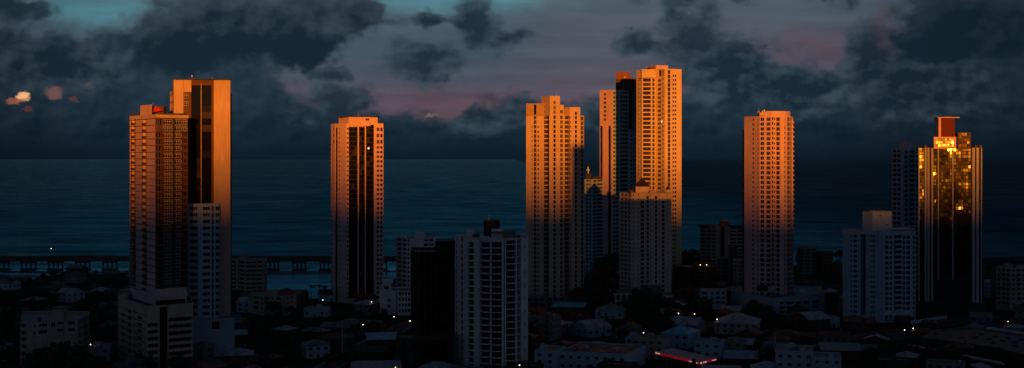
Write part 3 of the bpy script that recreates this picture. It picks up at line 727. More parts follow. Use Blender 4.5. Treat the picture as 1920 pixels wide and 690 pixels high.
# T4
t = Tower('apartment_tower', 'yellow sunlit twin-topped tower with stepped bays, right of the near white tower', 'tower', 1040, 930, phrase='the stepped yellow tower')
hh = 3.06
t.block([(986.5, 934), (1019.5, 931), (1029.5, 932.5), (1029.6, 926), (1050, 926), (1050.1, 929), (1057, 929.5), (1057.1, 936), (1068, 937), (1068.1, 933), (1088, 934), (1088.1, 938), (1095, 941)], 22, 196, None, 'orange', [
    [W(1001, 1005.5, y0=196.5, h=hh, s0=.1, s1=.9, d=.4), W(996.8, 998.4, y0=234, h=hh, s0=.35, s1=.7), W(1007.8, 1010.2, y0=234, h=hh, s0=.3, s1=.72)],
    [W(1020.3, 1028, y0=196.5, h=hh, s0=.12, s1=.86, fr=1)], None,
    [W(1037.6, 1041.8, y0=196.5, h=hh, s0=.12, s1=.86)], None, [W(1050.6, 1055, y0=205, h=hh, s0=.12, s1=.84)], None,
    [W(1059, 1066, y0=215, h=hh, s0=.12, s1=.86, fr=1)], None,
    [W(1078, 1081.6, y0=208, h=hh, s0=.12, s1=.84), W(1069, 1070.5, y0=208, h=hh, s0=.35, s1=.7)], None,
    [W(1089, 1094, y0=218, h=hh, s0=.1, s1=.88)]], topz=WZ(216, 934))
t.block([(986.6, 933.9), (1019.4, 930.9), (1029.4, 932.4)], 16, 193.5, 218, 'ochre', [[G(1001, 1005.5, y0=196, y1=215, h=3, div=1)], [W(1020.3, 1028, y0=196, y1=214, h=3, s0=.1, s1=.9, fr=2)]], refY=933, topz=WZ(194, 933), ground=False, part='penthouse')
t.block([(1015, 935), (1031, 925.8), (1049.9, 925.9)], 14, 180, 217, 'orange', [None, [W(1037.6, 1041.8, y0=188, h=hh, s0=.15, s1=.85)]], topz=WZ(180, 926), ground=False, part='lift_tower')
t.block([(1050, 928.9), (1056.9, 929.4)], 14, 196, 217, 'orange', [[W(1050.6, 1055, y0=205, h=hh, s0=.12, s1=.84)]], topz=WZ(196.5, 929), ground=False, part='lift_tower')
t.block([(1057, 938), (1068, 932.9), (1087.9, 933.9)], 12, 201, 217, 'orange', [None, [W(1078, 1081.6, y0=208, h=hh, s0=.12, s1=.84)]], topz=WZ(201, 933), ground=False, part='penthouse')
t.box('roof_rail', 1056, 1068, 937, .3, 203.5, 204.5, 'ledge')
t.antenna(1043, 928, 175, 180)
t.block([(984, 915), (1099, 918)], 12, 0, None, 'grey', [[W(990+i*12, 997+i*12, h=3.4, s0=.2, s1=.8) for i in range(9)]], topz=7.2, parapet=.7, part='podium', roofm='roofgrey')
t.finish()

# T5
M['brightorange'] = wall_mat('warm_yellow_paint', (.70, .57, .38))
t = Tower('apartment_tower', 'tallest orange sunlit tower with a flat roof box, right of the dark brown tower', 'tower', 1238, 1080, phrase='the tallest orange tower')
hh = 3.28
t.block([(1193, 1096), (1203, 1089.6), (1203.1, 1087), (1230.5, 1083), (1230.6, 1086), (1246.5, 1078), (1278, 1085)], 26, 128, None, 'brightorange', [
    [W(1196, 1198.6, y0=147, h=hh, s0=.3, s1=.75), G(1200.4, 1202.6, y0=138, h=hh, div=1, d=1.0)], None,
    [W(1205.4, 1220, y0=146, h=hh, s0=.12, s1=.84, fr=1, d=.7), W(1223.2, 1227.2, y0=146, h=hh, s0=.12, s1=.84)], None,
    [G(1232.8, 1239.5, y0=131.5, y1=143, h=10, bands=0, d=1.5, div=1), G(1239.5, 1241.4, y0=131.5, y1=143, h=10, bands=0, d=1.5, div=1), G(1241.4, 1244, y0=131.5, y1=143, h=10, bands=0, d=1.5, div=1), W(1232.8, 1239.5, y0=147, h=hh, s0=.22, s1=.76), W(1241.4, 1244, y0=144, h=hh, s0=.22, s1=.72)],
    [W(1252, 1256.8, y0=131, h=hh, s0=.06, s1=.92, d=.5), W(1261, 1263.7, y0=138, h=hh, s0=.25, s1=.75), W(1265.2, 1267.9, y0=138, h=hh, s0=.25, s1=.75)]], topz=WZ(129, 1080))
t.block([(1213, 1100), (1230, 1088), (1252.5, 1091)], 10, 122.5, 131, 'pink', None, refY=1089, ground=False, part='roof_box')
t.box('roof_shed', 1217, 1226, 1088, 6, 125, 130, 'brown')
t.box('bay_cornice', 1202.5, 1231, 1082.4, 4, 144.5, 146, 'cream')
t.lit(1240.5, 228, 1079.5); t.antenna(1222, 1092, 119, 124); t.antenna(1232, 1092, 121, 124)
t.finish()

# T6b black tower
M['brown2'] = wall_mat('chestnut_paint', (.26, .12, .07))
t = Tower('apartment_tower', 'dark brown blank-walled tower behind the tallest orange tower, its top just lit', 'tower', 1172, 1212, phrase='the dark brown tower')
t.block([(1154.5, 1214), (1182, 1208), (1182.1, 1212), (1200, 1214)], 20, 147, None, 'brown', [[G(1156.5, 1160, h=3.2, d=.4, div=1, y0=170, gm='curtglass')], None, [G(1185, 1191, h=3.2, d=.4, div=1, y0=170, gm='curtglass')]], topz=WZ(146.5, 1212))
t.block([(1154.6, 1213.8), (1181.9, 1207.9)], 14, 134, 148, 'brown2', [[W(1169.5, 1174, y0=141.5, y1=147.5, h=1.8, s0=.05, s1=.95, g='litglass')]] if False else None, topz=WZ(134.5, 1208), ground=False, part='lift_tower')
t.part('window', lambda b: b.box(WX(1169.8,1207)-t.o.x, WX(1174.2,1207)-t.o.x, 1207-t.o.y+2.2, 1207-t.o.y+2.6, WZ(145.6,1207), WZ(143,1207), M['cream']))
t.finish()
# T6
t = Tower('apartment_tower', 'white narrow tower with sunlit left face and shaded balcony face', 'tower', 1150, 1185, phrase='the white narrow tower')
hh = 3.5
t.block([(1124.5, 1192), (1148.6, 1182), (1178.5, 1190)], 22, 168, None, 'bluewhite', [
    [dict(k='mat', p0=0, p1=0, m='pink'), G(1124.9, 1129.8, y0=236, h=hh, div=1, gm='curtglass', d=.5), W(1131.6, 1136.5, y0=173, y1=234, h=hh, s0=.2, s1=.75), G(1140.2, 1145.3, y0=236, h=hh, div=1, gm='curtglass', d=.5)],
    [W(1150, 1153.7, y0=171, h=hh, s0=.25, s1=.8), W(1155, 1159.8, y0=171, h=hh, s0=.25, s1=.8), B(1163, 1177.5, y0=171, h=hh, d=1.5, pr=.9, ph=.9, s1=.86)]], topz=WZ(168.5, 1184))
t.part('facade_band', lambda b: b.box(WX(1124,1184)-t.o.x, WX(1131,1184)-t.o.x, 7, 8, WZ(237, 1184), WZ(168, 1184), M['pink'])) if False else None
t.block([(1178.6, 1200), (1196, 1203)], 12, 243, None, 'bluewhite', [[W(1182, 1186, h=hh, s0=.25, s1=.8), B(1188, 1195, h=hh, pr=.6)]], topz=WZ(243, 1200), part='side_wing')
t.box('roof_wall', 1158, 1176, 1188, 1, 169.5, 171, 'ledge')
t.finish()

# T23 pale slab between T4 and T6
t = Tower('apartment_building', 'shaded grey-blue slab between the stepped yellow tower and the white narrow tower', 'building', 1112, 1150)
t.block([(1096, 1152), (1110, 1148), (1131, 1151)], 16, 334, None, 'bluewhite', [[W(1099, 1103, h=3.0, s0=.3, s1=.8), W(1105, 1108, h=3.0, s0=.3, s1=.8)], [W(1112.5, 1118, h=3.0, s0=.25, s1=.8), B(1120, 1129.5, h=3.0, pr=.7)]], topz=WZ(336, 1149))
t.box('lift_room', 1099, 1108, 1150, 7, 325, 336, 'black'); t.box('lift_room', 1112, 1129, 1152, 7, 331, 336, 'black')
t.part('antenna', lambda b: (b.box(WX(1102.4,1150)-t.o.x, WX(1103.4,1150)-t.o.x, 1, 1.4, WZ(326,1150), WZ(312,1150), M['steel']), b.box(WX(1100,1150)-t.o.x, WX(1106,1150)-t.o.x, 1.05, 1.35, WZ(319.5,1150), WZ(318.4,1150), M['steel'])))
t.finish()

# T9 ornate
t = Tower('apartment_building', 'shaded white ornate building with a pointed roof cupola, before the tallest orange tower', 'building', 1210, 950, phrase='the ornate white building')
hh = 2.95
t.block([(1161.5, 968), (1184, 953), (1222, 948), (1259, 955)], 22, 362, None, 'stucco', [
    [W(1164, 1168.5, h=hh, s0=.2, s1=.8), W(1171, 1175.5, h=hh, s0=.2, s1=.8), W(1178, 1182, h=hh, s0=.2, s1=.8)],
    [W(1186, 1188, h=hh, s0=.35, s1=.7), W(1201, 1207.5, y0=375, h=hh, s0=.12, s1=.84, d=.8), W(1196, 1198, h=hh, s0=.35, s1=.65), W(1212, 1216.5, y0=366, h=hh, s0=.12, s1=.84, d=.8), W(1219, 1220.6, h=hh, s0=.35, s1=.65)],
    [W(1223.5, 1225, h=hh, s0=.35, s1=.65), W(1228, 1232.5, y0=366, h=hh, s0=.12, s1=.84, d=.8), W(1235.5, 1237, h=hh, s0=.35, s1=.65), W(1241, 1246.5, y0=375, h=hh, s0=.12, s1=.84, d=.8), W(1251, 1252.6, h=hh, s0=.35, s1=.65)]], topz=WZ(362, 950), parapet=0)
for p0, p1 in ((1184.5, 1200), (1217, 1227), (1247.5, 1258.5)):
    t.box('pilaster', p0, p1, 952.5-(4.2 if p0 == 1217 else 0.0), 6, 358, 400, 'stucco') if False else None
t.box('cornice', 1183, 1259.6, 946.9, 12, 361, 363, 'cream')
def hip(b, p0, p1, Y, dep, y0, y1, mat, o):
    xa = WX(p0, Y)-o.x; xb = WX(p1, Y)-o.x; za = WZ(y1, Y); zb = WZ(y0, Y); ya = Y-o.y; yb = ya+dep; c = ((xa+xb)/2, (ya+yb)/2, zb)
    B_ = [(xa,ya,za),(xb,ya,za),(xb,yb,za),(xa,yb,za)]
    for i in range(4): b.face([B_[i], B_[(i+1)%4], c], M[mat])
    b.face(B_[::-1], M[mat])
t.box('cupola_drum', 1192, 1218, 951, 9, 350, 361, 'stucco')
t.part('cupola_roof', lambda b: hip(b, 1190, 1220, 950, 11, 333, 350, 'roofbrown', t.o))
t.part('antenna', lambda b: b.cyl(WX(1205, 955)-t.o.x, 5, WZ(334, 955), WZ(326, 955), .1, .1, 6, M['steel']))
def pedi(b):
    n = 10; x0 = WX(1217, 947)-t.o.x; x1 = WX(1231, 947)-t.o.x; z0 = WZ(361, 947); h = 2.3
    P0 = [(x0+(x1-x0)*i/n, z0+h*math.sin(math.pi*i/n)) for i in range(n+1)]
    b.face([(x, -4.2, z) for x, z in P0], M['cream']); b.face([(x, -3.4, z) for x, z in P0[::-1]], M['cream'])
    for i in range(n): b.face([(P0[i][0], -4.2, P0[i][1]), (P0[i][0], -3.4, P0[i][1]), (P0[i+1][0], -3.4, P0[i+1][1]), (P0[i+1][0], -4.2, P0[i+1][1])], M['cream'])
t.part('pediment', pedi)
t.box('roof_turret', 1180, 1190, 957, 5, 356, 362, 'brown'); t.box('roof_turret', 1249.5, 1257, 956, 5, 355.5, 362, 'stucco'); t.part('turret_roof', lambda b: hip(b, 1248.5, 1258, 955.6, 6, 348, 355.5, 'roofred', t.o))
# arcade podium
def arcade(b):
    def arch_wall(xa, xb, y, z0, z1, n, m):
        w = (xb-xa)/n
        for i in range(n):
            a = xa+i*w; r = w*.32; cx = a+w/2; zc = z0+(z1-z0)*.55; k = 8
            arc = [(cx-r*math.cos(math.pi*j/k), zc+r*math.sin(math.pi*j/k)) for j in range(k+1)]
            b.face([(a,y,z0),(cx-r,y,z0)]+[(cx-r,y,zc)]+[(a,y,zc)], m)
            b.face([(cx+r,y,z0),(a+w,y,z0),(a+w,y,zc),(cx+r,y,zc)], m)
            for j in range(k): b.face([(arc[j][0],y,arc[j][1]),(arc[j+1][0],y,arc[j+1][1]),(arc[j+1][0],y,z1),(arc[j][0],y,z1)], m)
            b.face([(a,y,zc),(cx-r,y,zc),(cx-r,y,z1),(a,y,z1)], m); b.face([(cx+r,y,zc),(a+w,y,zc),(a+w,y,z1),(cx+r,y,z1)], m)
            b.face([(cx-r,y,z0),(cx+r,y,z0),(cx+r,y+.0,z0+.01),(cx-r,y,z0+.01)], m)
    xa = WX(1144, 925)-t.o.x; xb = WX(1196, 925)-t.o.x; m = M['stucco']
    arch_wall(xa, xb, -25, 0, 4.2, 5, m); arch_wall(xa, xb, -25, 4.2, 8.6, 5, m)
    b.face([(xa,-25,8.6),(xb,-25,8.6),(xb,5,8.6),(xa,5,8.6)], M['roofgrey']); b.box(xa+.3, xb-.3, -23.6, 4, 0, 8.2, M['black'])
    xc = WX(1190, 935)-t.o.x; xd = WX(1262, 935)-t.o.x
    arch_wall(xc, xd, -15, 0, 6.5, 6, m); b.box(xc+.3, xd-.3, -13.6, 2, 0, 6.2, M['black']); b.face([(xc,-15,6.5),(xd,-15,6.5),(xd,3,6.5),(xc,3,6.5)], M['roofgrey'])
t.part('arcade', arcade)
t.finish()

# T7 curved
t = Tower('apartment_tower', 'pink sunlit tower with a rounded balcony corner, rising alone from a white car park podium', 'tower', 1441, 900, phrase='the car park podium')
hh = 3.08
ch = [(1395.5, 917), (1424.5, 903), (1446, 899), (1446.1, 901.5), (1454.5, 900.5), (1464, 899), (1470, 899.6), (1476, 902), (1481.5, 906), (1485, 911), (1487, 918)]
t.block(ch, 12, 215.5, None, 'pink', [
    [W(1410, 1413.8, y0=220, h=hh, s0=.32, s1=.74), W(1419.3, 1421.3, y0=220, h=hh, s0=.3, s1=.72)],
    [W(1426, 1432.6, y0=219, h=hh, s0=.16, s1=.84, fr=1), W(1437, 1444.6, y0=219, h=hh, s0=.16, s1=.84, fr=1)], None,
    [B(1447, 1450, y0=219, h=hh, d=.8, pr=1.0, ov=.4, bm='cream'), W(1451.3, 1453.3, y0=219, h=hh, s0=.35, s1=.72)],
    [W(1455.6, 1461.8, y0=219, h=hh, s0=.14, s1=.86, fr=1)], None,
    [W(1470.8, 1473, y0=236, h=hh, s0=.35, s1=.72)],
    [W(1476.2, 1481.3, y0=219, h=hh, s0=.1, s1=.86)], [W(1481.6, 1484.8, y0=219, h=hh, s0=.1, s1=.86)],
    [B(1485.1, 1486.8, y0=222, h=hh, pr=.8)]], topz=WZ(217.5, 900))
t.block([(1420, 908), (1436, 901), (1446, 899.5), (1464, 899.4), (1472, 900.8), (1478, 904), (1482, 909)], 10, 208, 219, 'pink', [None, None, [W(1441, 1443, y0=210, y1=216, h=1.9), W(1444, 1445.5, y0=210, y1=216, h=1.9)], [W(1459, 1461, y0=210, y1=216, h=1.9)]], topz=WZ(208.3, 900), ground=False, part='crown')
t.box('roof_box', 1424, 1436, 900.5, 5, 211, 217, 'cream'); t.part('water_tank', lambda b: b.cyl(WX(1433, 903)-t.o.x, 3, WZ(211, 903), WZ(206, 903), .8, .8, 10, M['steel']))
t.part('water_tank', lambda b: b.cyl(WX(1429.5, 903)-t.o.x, 3, WZ(211, 903), WZ(208, 903), .7, .7, 10, M['steel']))
t.block([(1392, 925), (1395.4, 921)], 8, 243, None, 'black', None, topz=WZ(243, 922), ground=False, part='service_shaft')
t.antenna(1423, 903, 203, 212)
# podium with terrace and car park openings
t.block([(1371, 925), (1450, 868), (1546, 903)], 30, 0, None, 'bluewhite', [
    [G(1383, 1420, y0=548, y1=552.5, h=2, d=.6, bands=0)],
    [W(1462, 1473, y0=564, h=2.75, s0=.18, s1=.78, d=1.5, g='curtglass', fr=0), W(1475, 1489.5, y0=564, h=2.75, s0=.18, s1=.78, d=1.5, g='curtglass', fr=0), W(1492, 1504.5, y0=563.5, h=2.75, s0=.18, s1=.78, d=1.5, g='curtglass', fr=0), W(1507, 1520, y0=563, h=2.75, s0=.18, s1=.78, d=1.5, g='curtglass', fr=0), W(1523, 1537, y0=562, h=2.75, s0=.18, s1=.78, d=1.5, g='curtglass', fr=0)]], topz=10.9, parapet=1.0, part='podium', roofm='roofgrey')
t.box('terrace_pergola', 1424, 1447, 886, 8, 536, 546, 'brown'); t.box('terrace_room', 1441, 1453, 884, 6, 538, 546, 'bluewhite'); t.box('terrace_room', 1497, 1510, 890, 6, 541, 548, 'bluewhite')
t.finish()

# T10
t = Tower('apartment_building', 'shaded bluish white building with a tall roof box, before the glass tower', 'building', 1655, 835, phrase='the bluish white building')
hh = 3.0
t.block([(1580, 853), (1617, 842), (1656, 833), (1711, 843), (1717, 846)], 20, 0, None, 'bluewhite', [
    [W(1594.5, 1597.5, y0=438, h=hh, s0=.4, s1=.72), W(1600, 1606.5, y0=438, h=hh, s0=.3, s1=.78), G(1613.5, 1616.8, y0=439, y1=600, h=hh, d=1, gm='curtglass', div=1)],
    [G(1617.1, 1623, y0=439, y1=590, h=hh, d=1, gm='curtglass', div=2), W(1632, 1634.5, y0=438, h=hh, s0=.35, s1=.75), W(1636.5, 1639.5, y0=438, h=hh, s0=.35, s1=.75), G(1648, 1654, y0=436, y1=592, h=hh, d=.3, bands=0, gm='grey2', div=1) if False else RIB(1646, 1655, y0=434, pr=.3)],
    [W(1659.5, 1666, y0=440, y1=590, h=hh, s0=.15, s1=.82), W(1668, 1672.5, y0=440, y1=590, h=hh, s0=.15, s1=.82), B(1677, 1691, y0=440, y1=590, h=hh, pr=.8, cv=.5), W(1693, 1697, y0=440, y1=590, h=hh, s0=.15, s1=.82), W(1699.5, 1706.5, y0=440, y1=590, h=hh, s0=.15, s1=.82),
     G(1659.5, 1666, y0=591, y1=602, h=4, d=5, bands=0, gm='black'), G(1668, 1672.5, y0=591, y1=602, h=4, d=5, bands=0, gm='black'), G(1677, 1691, y0=591, y1=602, h=4, d=5, bands=0, gm='black'), G(1693, 1697, y0=591, y1=602, h=4, d=5, bands=0, gm='black'), G(1699.5, 1706.5, y0=591, y1=602, h=4, d=5, bands=0, gm='black')],
    [W(1711.6, 1715.5, y0=440, h=hh, s0=.15, s1=.82)]], topz=WZ(434, 835), parapet=1.0, roofm='roofgrey')
t.block([(1617, 850), (1636, 842), (1672, 848)], 8, 396.5, 436, 'bluewhite', [None, [W(1648, 1652, y0=403, y1=407, h=1.1), W(1661, 1665, y0=420, y1=424, h=1.1)]], topz=WZ(397, 843), ground=False, part='roof_box')
t.box('roof_slab', 1631, 1665, 843, 7, 395, 397, 'grey') ; t.box('roof_frame', 1660, 1714, 846, 12, 427.5, 429.5, 'bluewhite')
for p in (1668, 1685, 1700, 1712): t.box('roof_post', p, p+1.2, 848, .5, 429.5, 437, 'bluewhite')
t.box('roof_room', 1592, 1612, 850, 6, 430.5, 437, 'bluewhite')
t.finish()

# T11
t = Tower('apartment_tower', 'dark balcony tower with a small pink roof box, left of the glass tower', 'tower', 1697, 930, phrase='the dark balcony tower')
hh = 3.15
t.block([(1672, 941), (1693, 932), (1723, 936)], 18, 278, None, 'bluewhite', [
    [B(1674, 1680, y0=280, h=hh, pr=.7, s1=.88), B(1682, 1688, y0=280, h=hh, pr=.7, s1=.88)], [W(1696, 1702, y0=281, h=hh, s0=.2, s1=.85), B(1705, 1715, y0=281, h=hh, pr=.7, s1=.88), W(1717, 1720.5, y0=281, h=hh, s0=.3, s1=.8)]], topz=WZ(278, 934))
t.block([(1686, 946), (1698.5, 939), (1718, 942)], 8, 264, 280, 'pink', None, topz=WZ(264, 940), ground=False, part='roof_box')
t.antenna(1703, 942, 260, 264)
t.finish()

# T8 glass tower with sun reflections
t = Tower('glass_tower', 'dark glass tower with white fins, gold sun reflections and a red roof screen', 'tower', 1785, 865, phrase='the glass tower')
hh = 3.15
def edge_dir(th): return -math.tan(math.radians(th))   # dY/dX of a facade whose normal leans th degrees to the left
s_ = 865/F
def chainang(pts, Y0):
    out = [(pts[0][0], Y0)]; Yc = Y0
    for (p, _), (q, th) in zip(pts[:-1], pts[1:]):
        Yc = Yc+(WX(q, 865)-WX(p, 865))*edge_dir(th); out.append((q, Yc))
    return out
gj = dict(g='goldglass', jit=1.0, fr=0, d=.25, s0=.08, s1=.88, h=hh/1.5)
c8 = chainang([(1722, 0), (1733, 4.6), (1745, 8), (1822, 7.4), (1842, -12)], 870)
t.block(c8, 24, 276, None, 'black', [
    [W(1724.6, 1728.5, y0=277, **gj), W(1728.8, 1732.4, y0=277, **gj), RIB(1721.6, 1724.2, m='fin', pr=.5)],
    [RIB(1733.4, 1737, m='fin', pr=.8), RIB(1738.6, 1742.3, m='fin', pr=.8), W(1737.1, 1738.5, y0=277, **gj)],
    [RIB(1746, 1749.4, m='fin', pr=.7), RIB(1758, 1760.2, y1=524, m='fin', pr=.6), RIB(1785.2, 1787.4, y1=524, m='fin', pr=.6)]+
    [W(1750+i*2.6, 1752.4+i*2.6, y0=277, y1=524, **gj) for i in range(3)]+[W(1761+i*4.0, 1764.7+i*4.0, y0=277, y1=524, **gj) for i in range(6)]+[W(1788.2+i*4.6, 1792.5+i*4.6, y0=277, y1=524, **gj) for i in range(7)],
    [RIB(1822.2, 1827, m='fin', pr=.7), RIB(1829.5, 1834.5, m='fin', pr=.7), RIB(1838.6, 1840.6, m='fin', pr=.5), W(1835.2, 1838.2, y0=277, **gj), W(1827.4, 1829.2, y0=277, **gj)]], topz=WZ(277, 865))
gk = dict(gj); gk['jit'] = 1.2; gk['h'] = 1.7
ck = chainang([(1751, 0), (1794, 6.0)], 868)
t.block(ck, 14, 256, 279, 'pink', [[W(1755+i*4.2, 1758.8+i*4.2, y0=259, **gk) for i in range(8)]], topz=WZ(256.5, 866), ground=False, part='penthouse')
ck = chainang([(1796, 0), (1820, 4.4)], 864)
t.block(ck, 12, 248, 279, 'brown', [[W(1798.5+i*5, 1803+i*5, y0=249, **gk) for i in range(4)]], topz=WZ(248.5, 865), ground=False, part='glass_penthouse')
# roof screen: white fin, red panel, flat slab
t.block([(1751, 880), (1760, 868.2)], 6, 221, 258, 'bluewhite', None, topz=WZ(221, 868), ground=False, part='lift_shaft')
t.box('fin', 1760, 1764.3, 867.5, 8, 220, 258, 'pink')
t.box('red_screen', 1764.5, 1790, 869, 6, 221.5, 256.5, 'redbrown')
t.box('roof_slab', 1758.5, 1799.5, 866, 9, 219.6, 221, 'pink'); t.box('roof_slab_edge', 1768, 1784, 868, 6, 218.2, 219.5, 'brown')
for px in (1733, 1749, 1808, 1828, 1836): t.box('roof_unit', px, px+5, 872, 3, 272.5, 277.5, 'brown')
t.box('side_terrace', 1787, 1796, 868, 6, 250, 256.5, 'brown')
t.block([(1719, 857), (1848, 858)], 10, 0, None, 'darkpod', [[W(1724+i*15, 1735+i*15, h=4, s0=.15, s1=.8, g='curtglass') for i in range(8)]], topz=9, parapet=.8, part='podium')
t.finish()

# T12 near central white tower
t = Tower('apartment_tower', 'shaded white tower with curved balconies and a dark roof box, nearest tower in the middle', 'tower', 921, 640, phrase='the near white tower')
hh = 2.9
t.block([(853, 657), (871, 650), (871.1, 648), (899, 641), (899.1, 644), (919.5, 641), (919.6, 639), (944.5, 638), (947.5, 638.2), (969, 640), (976.5, 643), (976.6, 641), (990, 645)], 18, 0, None, 'coolwhite', [
    [W(854.6, 856.6, h=hh, s0=.12, s1=.86), W(864.6, 867.4, h=hh, s0=.12, s1=.86)], None,
    [B(877, 888, y0=453, h=hh, pr=.7, d=1.5, s1=.92, ph=.5, g='curtglass')], None,
    [B(901, 918.5, y0=453, h=hh, pr=1.2, d=1.4, s1=.92, ph=.5, g='curtglass')], None,
    [B(921.5, 940.5, y0=453, h=hh, pr=.35, cv=.9, d=1.6, s1=.94, ph=.3, g='curtglass')],
    [G(945.4, 946.8, y0=441, h=hh, d=1, bands=0, gm='curtglass', div=1)],
    [B(949.2, 967, y0=441, h=hh, pr=.35, cv=.9, d=1.6, s1=.94, ph=.3, g='curtglass')],
    [B(969.8, 976, y0=445, h=hh, pr=.35, d=1.4, s1=.9, ph=.35)], None,
    [W(983, 985, y0=449, h=hh*2, s0=.3, s1=.5)]], topz=WZ(446, 641), parapet=1.0, roofm='roofgrey')
t.block([(907, 652), (910, 648.5), (937, 648.5)], 8, 413.5, 447, 'black', None, topz=WZ(413.5, 649), ground=False, part='lift_room')
t.box('roof_parapet', 944, 967, 642, 9, 435, 447, 'grey'); t.box('roof_slab', 920, 967, 641, 10, 434.5, 436.5, 'grey'); t.box('stair_room', 921, 943, 644, 5, 429.5, 447, 'coolwhite')
t.box('roof_room', 874, 889, 652, 5, 432, 447, 'coolwhite'); t.box('roof_room', 886, 899, 651, 4, 439, 447, 'brown'); t.box('roof_room', 900, 917, 645, 3, 443, 447, 'coolwhite'); t.box('roof_room', 969, 975, 643, 3, 440, 447, 'brown')
t.part('water_tank', lambda b: b.cyl(WX(916, 651)-t.o.x, 11, WZ(413.5, 651), WZ(409.5, 651), .55, .55, 12, M['steel']))
t.antenna(917, 650, 402, 414); t.antenna(926, 650, 408, 414); t.antenna(868, 652, 438, 447)
t.finish()

# T13 dark
t = Tower('office_building', 'near-black slab building directly left of the near white tower with curved balconies', 'building', 812, 655, phrase='the near-black slab building')
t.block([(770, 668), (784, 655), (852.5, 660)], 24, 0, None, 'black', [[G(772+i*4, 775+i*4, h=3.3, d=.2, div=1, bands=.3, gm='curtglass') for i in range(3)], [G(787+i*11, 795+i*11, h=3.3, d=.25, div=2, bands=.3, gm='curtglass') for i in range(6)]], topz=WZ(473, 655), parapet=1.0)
t.block([(816, 663), (853, 663.5)], 18, 452, 474, 'black', None, topz=WZ(452, 663), ground=False, part='roof_box')
t.block([(743, 640), (768, 633), (853, 646)], 12, 0, None, 'darkpod', [[W(748, 756, h=3.4), W(758, 765, h=3.4)], [G(775, 840, y0=640, h=3.4, d=.8, bands=1.2, gm='curtglass', div=6)]], topz=WZ(634, 636), parapet=.9, part='podium')
t.finish()

# T14
t = Tower('apartment_building', 'white building with closely stacked balconies, behind the near-black slab building', 'building', 778, 960, phrase='the stacked-balcony building')
t.block([(742, 970), (762, 962), (780, 960), (816, 964)], 16, 0, None, 'coolwhite', [[B(744, 752, h=3.05, pr=.6, s1=.82), B(754, 761, h=3.05, pr=.6, s1=.82)], [W(764, 767, h=3.05, s0=.3, s1=.8)], [B(795, 803, h=3.05, pr=.6, s1=.82), B(805, 813, h=3.05, pr=.6, s1=.82)]], topz=WZ(447, 961), parapet=.8, roofm='roofgrey')
t.box('lift_room', 778, 794, 959, 9, 434, 448, 'coolwhite'); t.box('roof_room', 757, 763, 966, 4, 441, 448, 'coolwhite')
t.finish()
# T15
t = Tower('office_building', 'low white building with square windows, at the foot of the building with stacked balconies', 'building', 745, 872)
t.block([(712, 882), (743, 874), (743.1, 878), (745, 878), (745.1, 872), (772, 873)], 16, 0, None, 'coolwhite', [[W(727, 732, y0=558, h=3.6, s0=.3, s1=.8)], None, None, None, [W(748+i*5.8, 751.5+i*5.8, h=3.5, s0=.2, s1=.8) for i in range(4)]], topz=WZ(545, 873), parapet=.7, roofm='roofgrey')
t.block([(716, 884), (733.5, 880)], 8, 526, 547, 'coolwhite', [[W(720, 729, y0=536, y1=543, h=2.2, s0=.1, s1=.95)]], topz=WZ(526, 880), ground=False, part='stair_tower')
t.finish()
# T16
t = Tower('apartment_building', 'wide shaded block with long balcony rows, right of the tall slab tower', 'building', 467, 985, phrase='the long-balcony block')
t.block([(432, 992), (443, 990), (446.5, 989), (448, 990), (459, 985), (494, 989), (501, 996)], 14, 0, None, 'dirtycream', [[B(433, 442, h=2.95, pr=.5, s1=.84)], None, None, [B(449, 458, h=2.95, pr=.5, s1=.84)], [B(460.5, 470, h=2.95, pr=.7, s1=.72), B(471.5, 481, h=2.95, pr=.7, s1=.72), B(482.5, 492, h=2.95, pr=.7, s1=.72)], [W(496, 499, h=2.95, s0=.3, s1=.7)]], topz=WZ(488, 987), parapet=.8, roofm='roofgrey')
t.box('lift_room', 448, 462, 990, 7, 477, 489, 'dirtycream')
t.finish()
# T17 stepped cream low-rise
t = Tower('apartment_building', 'cream low-rise with stepped roof and small windows, below the block with long balcony rows', 'building', 512, 870, phrase='the cream stepped low-rise')
t.block([(472, 882), (496, 872), (496.1, 875), (535, 870), (555, 888)], 14, 0, None, 'dirtycream', [[B(476, 484, h=3, pr=.6, s1=.8), W(489, 493, h=3, s0=.25, s1=.8)], None, [W(499, 504, h=3, s0=.25, s1=.8), W(509, 513, h=3, s0=.35, s1=.75), B(517, 526, h=3, pr=.7, s1=.82)], [W(538, 541, h=3, s0=.3, s1=.8), W(546, 549, h=3, s0=.3, s1=.8)]], topz=WZ(556, 872), parapet=.6, roofm='roofgrey')
t.block([(498, 882), (512, 876), (520, 880)], 6, 544, 558, 'dirtycream', None, topz=WZ(545, 878), ground=False, part='stair_tower')
t.part('roof', lambda b: hip(b, 508, 560, 892, 14, 541, 551, 'roofred', t.o)); t.block([(511, 893.5), (557, 893.5)], 11, 0, None, 'dirtycream', None, topz=WZ(551, 892), ground=False)
t.finish()

# T18
t = Tower('apartment_building', 'dark building with balcony stacks either side of a pale spine, left of the pink tower', 'building', 1355, 1150, phrase='the pale-spined dark building')
hh = 3.0
t.block([(1312, 1156), (1343, 1150), (1367, 1149), (1396, 1153)], 16, 0, None, 'dirtycream', [[B(1314, 1322, h=hh, pr=.7, s1=.78), B(1325, 1332, h=hh, pr=.7, s1=.78), B(1335, 1341, h=hh, pr=.7, s1=.78)], [G(1351, 1358, h=hh, d=.8, gm='curtglass', div=2, y1=500)], [B(1369, 1380, h=hh, pr=.7, s1=.78), B(1383, 1394, h=hh, pr=.7, s1=.78)]], topz=WZ(424, 1150), parapet=.5)
t.box('lift_room', 1351, 1367, 1151, 7, 414.5, 425, 'brown'); t.box('roof_slab', 1311, 1341, 1148, 12, 422.5, 424, 'ledge'); t.box('roof_slab', 1367, 1396, 1148, 9, 423, 424.6, 'ledge')
t.antenna(1359, 1153, 411, 415)
t.finish()
